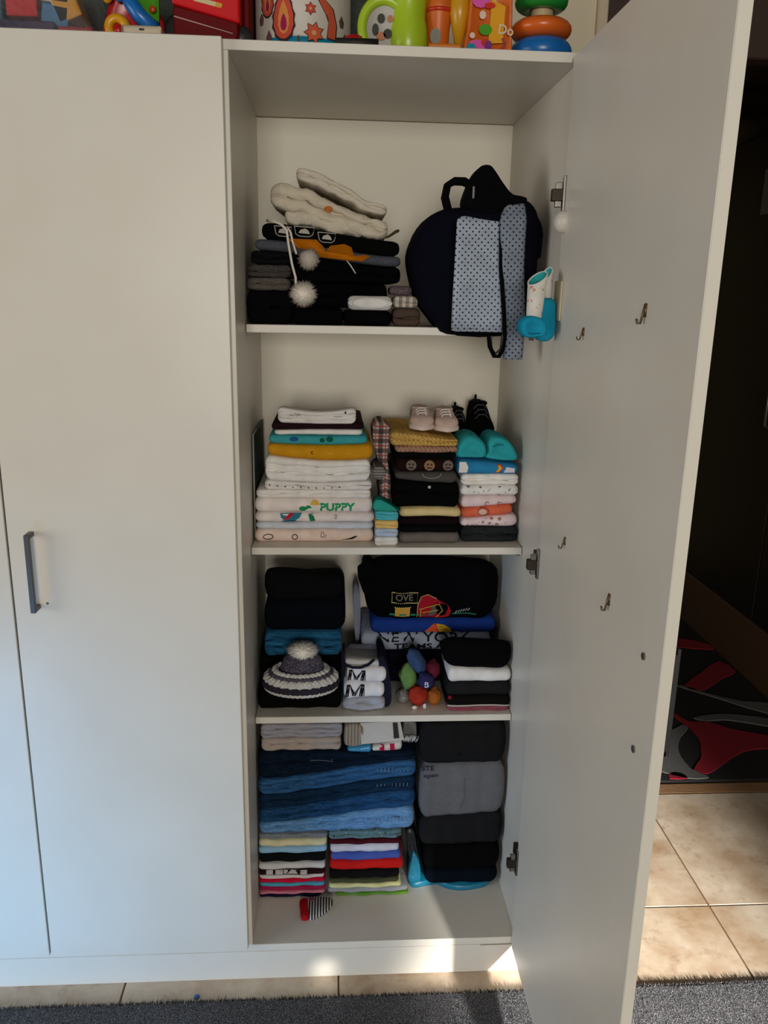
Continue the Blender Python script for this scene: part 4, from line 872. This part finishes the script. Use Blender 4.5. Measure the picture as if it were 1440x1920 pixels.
ub = obj('plastic_bag', MB().pillow([(.3775, .05), (.368, .09), (.362, .13), (.358, .160), (.366, .168), (.3785, .160), (.386, .12), (.394, .08), (.398, .05)], [(.176, .6), (.172, .95), (.18, 1), (.33, 1), (.34, .8)], lump=.002), plain('black_plastic', '0A1016', .4, bump=.004, bscale=50), label='black plastic bag bulging upright beside the right column', cat='bag')
obj('cyan_fold', MB().pillow([(.372, .0175), (.369, .045), (.374, .085), (.380, .105), (.390, .085), (.397, .05), (.398, .0175)], [(.170, .6), (.166, .9), (.172, 1), (.19, 1), (.20, .8)], lump=.003), plain('cyan_plastic', '14708C', .3, bump=.004, bscale=40), ub, label='cyan fold of the bag')
G('folded_sweater', 'dark navy folded garment on the cyan bag', 'sweater', .408, .590, .0165, .0575, .156, fabric('060C16'), 1, **kw)
G('folded_sweater', 'black folded garment second from the bottom of the right column', 'sweater', .402, .593, .058, .1255, .158, fabric('050506'), 1, **kw)
G('folded_sweater', 'charcoal folded sweatshirt under the grey one', 'sweater', .390, .595, (.126, .129), (.205, .215), .158, fabric('1C1C1E'), 1, **kw)
o, fr = G('folded_sweater', 'mid grey folded sweatshirt with faint dark lettering', 'sweater', .386, .594, (.2055, .2155), (.350, .352), .156, fabric('68686B', 'melange', '5C5C60', wr=1.2), 1, **kw)
deco('lettering', o, text_mb('STE', .390, .336, .011, .030, fr, off=.001), '2A2A34')
deco('lettering', o, text_mb('xpen', .394, .316, .010, .036, fr, off=.001), '2E2A48')
obj('crease', MB().tube([(.486+.004*math.sin(k*.5)+.0012*k, fr(.486, .235+.008*k)+.0007, .235+.008*k) for k in range(11)], .0014, 6), fabric('5E5E61'), o)
o, fr = G('folded_sweater', 'charcoal folded sweatshirt with a small dark emblem under the third shelf', 'sweater', .384, .592, (.3505, .3525), .4560, .158, fabric('1A1A1B'), 1, **kw)
deco('emblem', o, poly_mb([[(.472, .376), (.478, .373), (.486, .376), (.482, .379), (.479, .383), (.476, .379)]], fr, off=.001), '0C0C0C')
# loose sock
sk = thing('striped_sock', 'black and white striped baby sock with a red cuff on the bottom panel', 'sock', (.14, .10, .0))
obj('leg', MB().pillow([(.117, .130), (.140, .137), (.165, .136), (.179, .130), (.178, .108), (.160, .085), (.140, .072), (.122, .071)], [(.0005, .92), (.004, 1), (.009, .97), (.012, .8)], axis='z'), fabric('C8C6C2', 'stripe_x', '222226', sc=150, wr=.3), sk)
obj('cuff', MB().pillow([(.101, .127), (.119, .132), (.123, .100), (.1235, .070), (.107, .069), (.103, .098)], [(.0005, .92), (.004, 1), (.010, .97), (.013, .8)], axis='z'), fabric('B0181E'), sk, label='red sock cuff')
obj('motif', MB().ball((.130, .125, .0115), (.007, .006, .0015), 10, 6), fabric('8A3A5A'), sk)

# ------------------------------------------------------------------ toys on top of the wardrobe
def glossy(n, c, r=.3): return plain(n, c, r)
RD, YL, BL, GN_ = 'B01214', 'D89A12', '1668B4', '4E9A1E'
film = NT('clear_film'); film.b.inputs['Base Color'].default_value = (.9, .92, .95, 1); film.b.inputs['Roughness'].default_value = .12
film.b.inputs['Alpha'].default_value = .07; film.bump(film.noise(26), .02, .9)
obj('toy_bag', MB().pillow([(-.60, TOP+.0005), (-.61, 1.90), (-.58, 1.97), (-.45, 1.99), (-.30, 1.985), (-.252, 1.95), (-.250, 1.88), (-.252, TOP+.0005)], [(.018, .90), (.012, .97), (.03, 1), (.20, 1), (.22, .9)], lambda x, y, z: (x, y, max(z, TOP+.0005)), lump=.004), film.m, label='clear crinkled plastic bag holding toy blocks on the wardrobe left', cat='bag')
def toyblock(label, x0, x1, y0, y1, z0, z1, c, rot=0, stud=True, shape=None):
    t = thing('toy_block', label, 'toy', ((x0+x1)/2, (y0+y1)/2, z0), 'toy blocks inside the clear bag'); m_ = glossy('toy_plastic', c)
    b = MB().box(x0, x1, y0, y1, z0, z1); k = MB()
    n = max(1, round((x1-x0)/.03))
    for i in range(n): k.lathe([(.009, 0), (.009, .007), (.008, .008), (.001, .008)], x0+(x1-x0)*(i+.5)/n, (y0+y1)/2, z1-.0005, 16)
    cx, cz = (x0+x1)/2, (z0+z1)/2
    for q in (b, k): q.v = [(cx+(p[0]-cx)*math.cos(rot)-(p[2]-cz)*math.sin(rot), p[1], cz+(p[0]-cx)*math.sin(rot)+(p[2]-cz)*math.cos(rot)) for p in q.v]
    obj('brick', b, m_, t, smooth=False, bevel=.0025, seg=2); obj('stud', k, m_, t, ang=40)
toyblock('teal toy block at the far left inside the clear bag', -.47, -.388, .06, .12, 1.868, 1.94, '1E5060')
toyblock('red toy block in the clear bag', -.378, -.326, .05, .11, 1.872, 1.94, RD)
toyblock('blue and silver toy block in the clear bag', -.320, -.275, .05, .10, 1.858, 1.892, '3A6A8E', -.15)
toyblock('silver toy block on the blue one in the clear bag', -.318, -.270, .05, .10, 1.895, 1.945, 'B4B4B8', -.1)
toyblock('tilted amber yellow toy block in the clear bag', -.304, -.262, .05, .11, 1.868, 1.935, 'C0820E', .38)
toyblock('dark red toy block flat at the bag bottom right', -.290, -.232, .035, .10, TOP+.001, 1.855, '8A1418')
toyblock('dark purple toy slab under the other blocks in the bag', -.50, -.295, .035, .14, TOP+.001, 1.862, '2A1C3E')
sb = thing('filler_box', 'added dark green box filling the gaps behind the toys on the wardrobe', 'box', (-.16, .36, TOP))  # made-up box, put in so the gaps behind the toys look dark
dg = plain('dark_green_plastic', '1A2412', .6, bump=.001)
obj('body', MB().box(-.58, .262, .272, .46, TOP+.0005, 2.03), dg, sb, smooth=False, bevel=.008, seg=2)
obj('lid', MB().box(-.59, .272, .264, .47, 2.0305, 2.06), plain('dark_red_lid', '4A1210', .6), sb, smooth=False, bevel=.006, seg=2)
tv = thing('toy_walker', 'red toy with a yellow wheel and blue and green bars', 'toy', (-.17, .10, TOP))
obj('body', MB().pillow([(-.222, 1.845), (-.218, 1.89), (-.20, 1.925), (-.165, 1.935), (-.130, 1.90), (-.122, 1.845)], [(.085, .7), (.078, .95), (.09, 1), (.17, 1), (.18, .8)]), glossy('toy_red', RD), tv)
obj('wheel', MB().torus((-.192, .045, TOP+.0225), .0145, .0078, 32, 14, axis='y'), glossy('toy_yellow', YL), tv)
obj('hub', MB().ball((-.190, .045, TOP+.018), (.010, .010, .011), 16, 10), glossy('toy_red', RD), tv)
obj('axle', MB().tube([(-.192, .05, TOP+.0225), (-.192, .10, TOP+.03)], .006, 10), glossy('toy_red', RD), tv)
obj('bar', MB().tube([(-.175, .055, 1.905), (-.168, .05, 1.898), (-.155, .05, 1.880), (-.140, .052, 1.868), (-.128, .06, 1.864)], [.010, .013, .013, .012, .010], 14), glossy('toy_blue', BL), tv)
obj('panel', MB().pillow([(-.172, 1.918), (-.150, 1.896), (-.135, 1.878), (-.126, 1.870), (-.126, 1.93), (-.14, 1.95)], [(.066, .9), (.062, 1), (.072, 1), (.075, .9)]), glossy('toy_green', GN_), tv)
obj('bolt', MB().tube([(-.190, .075, 1.915), (-.190, .064, 1.915)], .010, 14), glossy('toy_blue', BL), tv)
obj('knob', MB().ball((-.212, .07, 1.912), (.009, .008, .010), 14, 8), glossy('toy_yellow', YL), tv)
obj('button', MB().ball((-.134, .060, 1.893), (.006, .004, .006), 12, 8), glossy('toy_orange', 'C0401A'), tv)
dv = thing('small_device', 'flat cream plastic box with a dark slot at the wardrobe front edge', 'device', (-.14, .03, TOP))
obj('case', MB().pillow([(-.172, -.002), (-.172, .055), (-.168, .060), (-.113, .060), (-.109, .055), (-.109, -.002), (-.113, -.007), (-.168, -.007)], [(TOP+.0002, .96), (TOP+.002, 1), (TOP+.010, 1), (TOP+.0135, .94)], axis='z'), plain('cream_plastic', 'C4B49A', .45), dv)
obj('slot', MB().box(-.1445, -.1365, -.0085, -.0060, TOP+.0055, TOP+.0085), plain('slot_dark', '1A1612', .6), dv, smooth=False)
tr = thing('toy_truck', 'red toy truck with black wheels and a pale sticker', 'truck', (-.05, .12, TOP))
obj('chassis', MB().add([(-.100, .06, 1.838), (.004, .06, 1.838), (.012, .06, 1.860), (.012, .06, 1.880), (-.100, .06, 1.902), (-.100, .19, 1.838), (.004, .19, 1.838), (.012, .19, 1.860), (.012, .19, 1.880), (-.100, .19, 1.902)],
    [(0, 1, 2, 3, 4), (5, 9, 8, 7, 6), (0, 5, 6, 1), (1, 6, 7, 2), (2, 7, 8, 3), (3, 8, 9, 4), (4, 9, 5, 0)]), plain('truck_dark_red', '620407', .6, spec=.15), tr, smooth=False, bevel=.003)
obj('cab', MB().add([(-.100, .050, 1.901), (.016, .050, 1.874), (.016, .050, 1.95), (-.095, .050, 1.95), (-.100, .19, 1.901), (.016, .19, 1.874), (.016, .19, 1.95), (-.095, .19, 1.95)],
    [(0, 1, 2, 3), (4, 7, 6, 5), (0, 4, 5, 1), (1, 5, 6, 2), (2, 6, 7, 3), (3, 7, 4, 0)]), plain('truck_red', 'D00A16', .5, spec=.25), tr, smooth=False, bevel=.004, seg=2)
obj('body', MB().box(.0165, .031, .09, .19, 1.87, 1.96), plain('truck_dark_red', '620407', .6, spec=.15), tr, smooth=False, bevel=.004)
obj('stripe', MB().tube([(-.098, .0585, 1.8835), (.002, .0585, 1.8600)], .0010, 6), plain('white_line', 'C8A8A0', .5), tr)
obj('sticker', MB().add([(-.062, .0492, 1.9055), (-.018, .0492, 1.8965), (-.016, .0492, 1.9035), (-.064, .0492, 1.9130)], [(0, 1, 2, 3)]), plain('sticker_paper', 'D0C090', .6), tr, smooth=False)
obj('sticker', MB().add([(-.026, .0488, 1.8985), (-.015, .0488, 1.8962), (-.013, .0488, 1.9025), (-.024, .0488, 1.9050)], [(0, 1, 2, 3)]), plain('sticker_yellow', 'D09A1A', .6), tr, smooth=False)
for x_, y_, r_ in ((-.090, .085, .030), (.014, .085, .022), (-.090, .17, .030), (.014, .17, .022)):
    wh = obj('wheel', MB().lathe([(.001, -.009), (r_*.8, -.009), (r_, -.006), (r_, .006), (r_*.8, .009), (.001, .009)], 0, 0, 0, 28), plain('rubber', '121112', .7), tr)
    for v in wh.data.vertices: a_, b_, c_ = v.co+Vector(tr.location); v.co = Vector((x_, y_, TOP+r_))+Vector((a_, c_, b_))*1.0-Vector(tr.location)
    obj('hubcap', MB().tube([(x_, y_-.011, TOP+r_), (x_, y_-.006, TOP+r_)], r_*.35, 12), plain('grey_hub', '55504C', .4), tr)
# paisley bucket
pb = thing('paisley_bucket', 'round white bucket with a red paisley print and a turquoise base', 'bucket', (.121, .18, TOP))
BX, BY, BR = .121, .165, .088
obj('drum', MB().lathe([(BR*.98, .0305), (BR, .034), (BR, .17), (BR*.98, .175), (BR*.93, .175), (BR*.93, .04), (.001, .04)], BX, BY, TOP, 48), plain('bucket_white', 'CFC6BA', .5), pb, ang=50)
obj('base', MB().lathe([(.001, 0), (.066, 0), (.072, .004), (.082, .012), (.0865, .0300), (.001, .0300)], BX, BY, TOP, 40), glossy('turquoise_plastic', '1488A8', .35), pb)
def cyl(pts, off=.0008): return poly_mb([pts], lambda x, z: BY-math.sqrt(max(0, (BR+off)**2-(x-BX)**2)), off=0)
def teardrop(cx, cz, w_, h_): return [(cx+w_*math.sin(t)*math.sin(t/2)**1.2, cz-h_*.5*math.cos(t)*-1) for t in [2*PI*i/22 for i in range(22)]]
def rag(cx, cz, w_, h_, k=.14, n=28): return [(cx+(w_*math.sin(t)*abs(math.sin(t/2))**.7)*(1+k*(i % 2)), cz-h_*math.cos(t)*.5*(-1)) for i, t in enumerate([2*PI*i/n for i in range(n)])]
def dc(c, pts, off): deco('paisley_print', pb, cyl(pts, off), c)
for cx, cz, w_, h_ in ((.089, 1.900, .021, .080), (.030+.03, 1.93, .012, .06)):
    dc('3A2A30', rag(cx, cz, w_*1.12, h_*1.06), .0006); dc('C8503E', rag(cx, cz, w_, h_*.96, .06), .0010)
    dc('D88A4A', rag(cx, cz-.004, w_*.55, h_*.66, .1), .0014); dc('A02050', rag(cx, cz-.012, w_*.30, h_*.34), .0018)
def flower(cx, cz, r, c, n=6):
    dc('3A3430', [(cx+r*1.12*(1 if i % 2 else .62)*math.cos(PI*i/n), cz+r*1.12*(1 if i % 2 else .62)*math.sin(PI*i/n)) for i in range(2*n)], .0006)
    dc(c, [(cx+r*(1 if i % 2 else .6)*math.cos(PI*i/n), cz+r*(1 if i % 2 else .6)*math.sin(PI*i/n)) for i in range(2*n)], .0010)
    dc('D8A070', ell(cx, cz, r*.25, r*.25, 8), .0014)
flower(.137, 1.910, .010, 'C8503E'); flower(.143, 1.872, .017, 'D0603E', 7)
dc('3A3430', [(.160, 1.93), (.178, 1.915), (.184, 1.89), (.182, 1.865), (.165, 1.866), (.169, 1.89), (.163, 1.905), (.15, 1.925)], .0006)
dc('CC5A3C', [(.161, 1.928), (.176, 1.914), (.182, 1.89), (.180, 1.867), (.167, 1.868), (.171, 1.89), (.165, 1.907), (.152, 1.924)], .0010)
for x_, z_, s_ in ((.192, 1.90, .010), (.198, 1.875, .009), (.062, 1.868, .012), (.048, 1.90, .010), (.118, 1.93, .008), (.115, 1.862, .006)):
    dc('6A4A4C' if x_ < .1 else '5A4A40', [(x_-s_*.3, z_-s_), (x_+s_*.3, z_-s_), (x_+s_*.45, z_), (x_, z_+s_), (x_-s_*.45, z_)], .0007)
obj('toy_disc', MB().lathe([(.001, 0), (.015, 0), (.016, .004), (.015, .028), (.012, .0295), (.001, .0295)], .213, .065, TOP, 24), glossy('toy_red', RD), label='small red plastic lid beside the paisley bucket', cat='lid')
obj('toy_stick', MB().tube([(.180, .030, TOP+.0085), (.215, .028, TOP+.0085), (.255, .028, TOP+.0085)], .0082, 10), plain('dark_rubber', '1C1412', .6), label='short dark stick lying at the edge before the lime green pot', cat='stick')
lm = glossy('lime_plastic', 'A8C424', .3)
lp = thing('lime_pot', 'lime green toy pot with a ring handle framing a white picture', 'toy', (.30, .09, TOP))
obj('pot', MB().lathe([(.001, 0), (.026, 0), (.033, .010), (.036, .030), (.035, .050), (.031, .070), (.032, .09), (.036, .12), (.034, .14), (.001, .14)], .312, .10, TOP, 32), lm, lp)
obj('ring_handle', MB().torus((.268, .085, 1.885), .040, .0085, 36, 12, axis='y', sy=1.15), lm, lp)
obj('picture', MB().pillow(ell(.268, 1.885, .036, .044, 14), [(.085, .95), (.083, 1), (.088, 1)]), plain('picture_white', 'B8B4AC', .5), lp)
deco('picture_print', lp, poly_mb([ell(.262, 1.900, .007, .008, 10), ell(.252, 1.882, .006, .010, 10), ell(.274, 1.876, .008, .008, 10)], None, .0825), '4A4A44')
deco('picture_print', lp, poly_mb([ell(.262, 1.872, .009, .007, 10), ell(.278, 1.90, .005, .006, 10)], None, .0828, off=.001), 'C0805E')
oc = thing('orange_cup', 'orange toy cup printed with a pale label, left of the orange bag', 'cup', (.367, .10, TOP))
obj('cup', MB().lathe([(.001, 0), (.022, 0), (.023, .008), (.020, .02), (.021, .055), (.026, .085), (.028, .12), (.001, .12)], .367, .105, TOP, 28), glossy('orange_plastic', 'D0641A', .4), oc)
obj('rim', MB().torus((.367, .105, TOP+.084), .0245, .004, 28, 8), glossy('toy_red', 'C0341A'), oc)
deco('label_print', oc, poly_mb([ell(.360, 1.875, .010, .014, 10)], None, .0830), '8A8A80')
obj('base', MB().box(.345, .405, .055, .080, TOP+.001, TOP+.022), glossy('orange_plastic2', 'D0761E', .4), oc, smooth=False, bevel=.004, seg=2)
obj('toy_cone', MB().lathe([(.001, .0), (.006, 0), (.0165, .050), (.018, .055), (.018, .075), (.016, .08), (.001, .08)], .403, .090, TOP+.0225, 24), glossy('toy_yellow', 'C8941A'), label='yellow toy cone standing between orange cup and orange bag', cat='toy')
ob = thing('orange_bag', 'orange snack bag with bright pink, yellow and green print', 'bag', (.455, .10, TOP))
obf = [(.412, TOP+.001), (.414, 1.88), (.418, 1.94), (.422, 1.99), (.49, 1.99), (.4935, 1.93), (.495, 1.88), (.490, TOP+.001)]
obj('pouch', MB().pillow(obf, [(.066, .82), (.060, .92), (.064, .98), (.08, 1), (.11, .95), (.115, .8)], lambda x, y, z: (x, y, max(z, TOP+.0006))), plain('orange_foil', 'D4661E', .35, bump=.003, bscale=30), ob)
def bag_print(c, pts, off=.001): deco('bag_print', ob, poly_mb(pts, None, .0600, off), c)
bag_print('D85AA8', [ell(.436, 1.928, .016, .012, 12), ell(.432, 1.856, .017, .010, 12)]); bag_print('E0A02A', [[(.452, 1.86), (.478, 1.862), (.480, 1.92), (.455, 1.93)]])
bag_print('4E9A2A', [ell(.446, 1.882, .012, .009, 10)], .0014); bag_print('E0C4B4', [ell(.440, 1.905, .006, .007, 10), ell(.423, 1.872, .005, .005, 10)], .0018)
bag_print('C83A2A', [ell(.452, 1.920, .010, .005, 10), ell(.446, 1.862, .007, .006, 10)], .0022); bag_print('7A3A7A', [ell(.452, 1.856, .007, .009, 10)], .0026); bag_print('2A8AA0', [ell(.421, 1.853, .008, .007, 10)], .0030)
deco('lettering', ob, text_mb('Do', .4685, 1.876, .016, None, None, .0600, rot=-.12, off=.0026), 'D8C8A8')
bag_print('A04A4A', [ell(.478+.004*math.sin(k), 1.853+.006*k*.8, .0035, .003, 8) for k in range(4)], .0018)
rs_ = thing('ring_stacker', 'ring stacking toy with blue, orange and green rings', 'toy', (.556, .105, TOP))
obj('ring', MB().torus((.557, .105, TOP+.0225), .033, .0245, 44, 18, flat=.92), glossy('toy_blue', '1468B0'), rs_, label='blue ring')
obj('ring', MB().torus((.556, .105, TOP+.0605), .033, .0225, 44, 18, flat=.72), glossy('toy_orange', 'D8621A'), rs_, label='orange ring')
obj('ring', MB().torus((.554, .105, TOP+.107), .030, .018, 44, 18, flat=.85), glossy('toy_green', '1E8A34'), rs_, label='green ring')
obj('pole', MB().lathe([(.001, .002), (.016, .002), (.021, .07), (.020, .10), (.016, .14), (.001, .145)], .556, .105, TOP, 24), plain('cream_pole', 'C4AC84', .45), rs_)

# ------------------------------------------------------------------ stand everything on floor level zero
for o in C.objects:
    if o.parent is None: o.location.z -= FLOOR
    if '_org' in o: del o['_org']
    if '_f' in o: del o['_f']
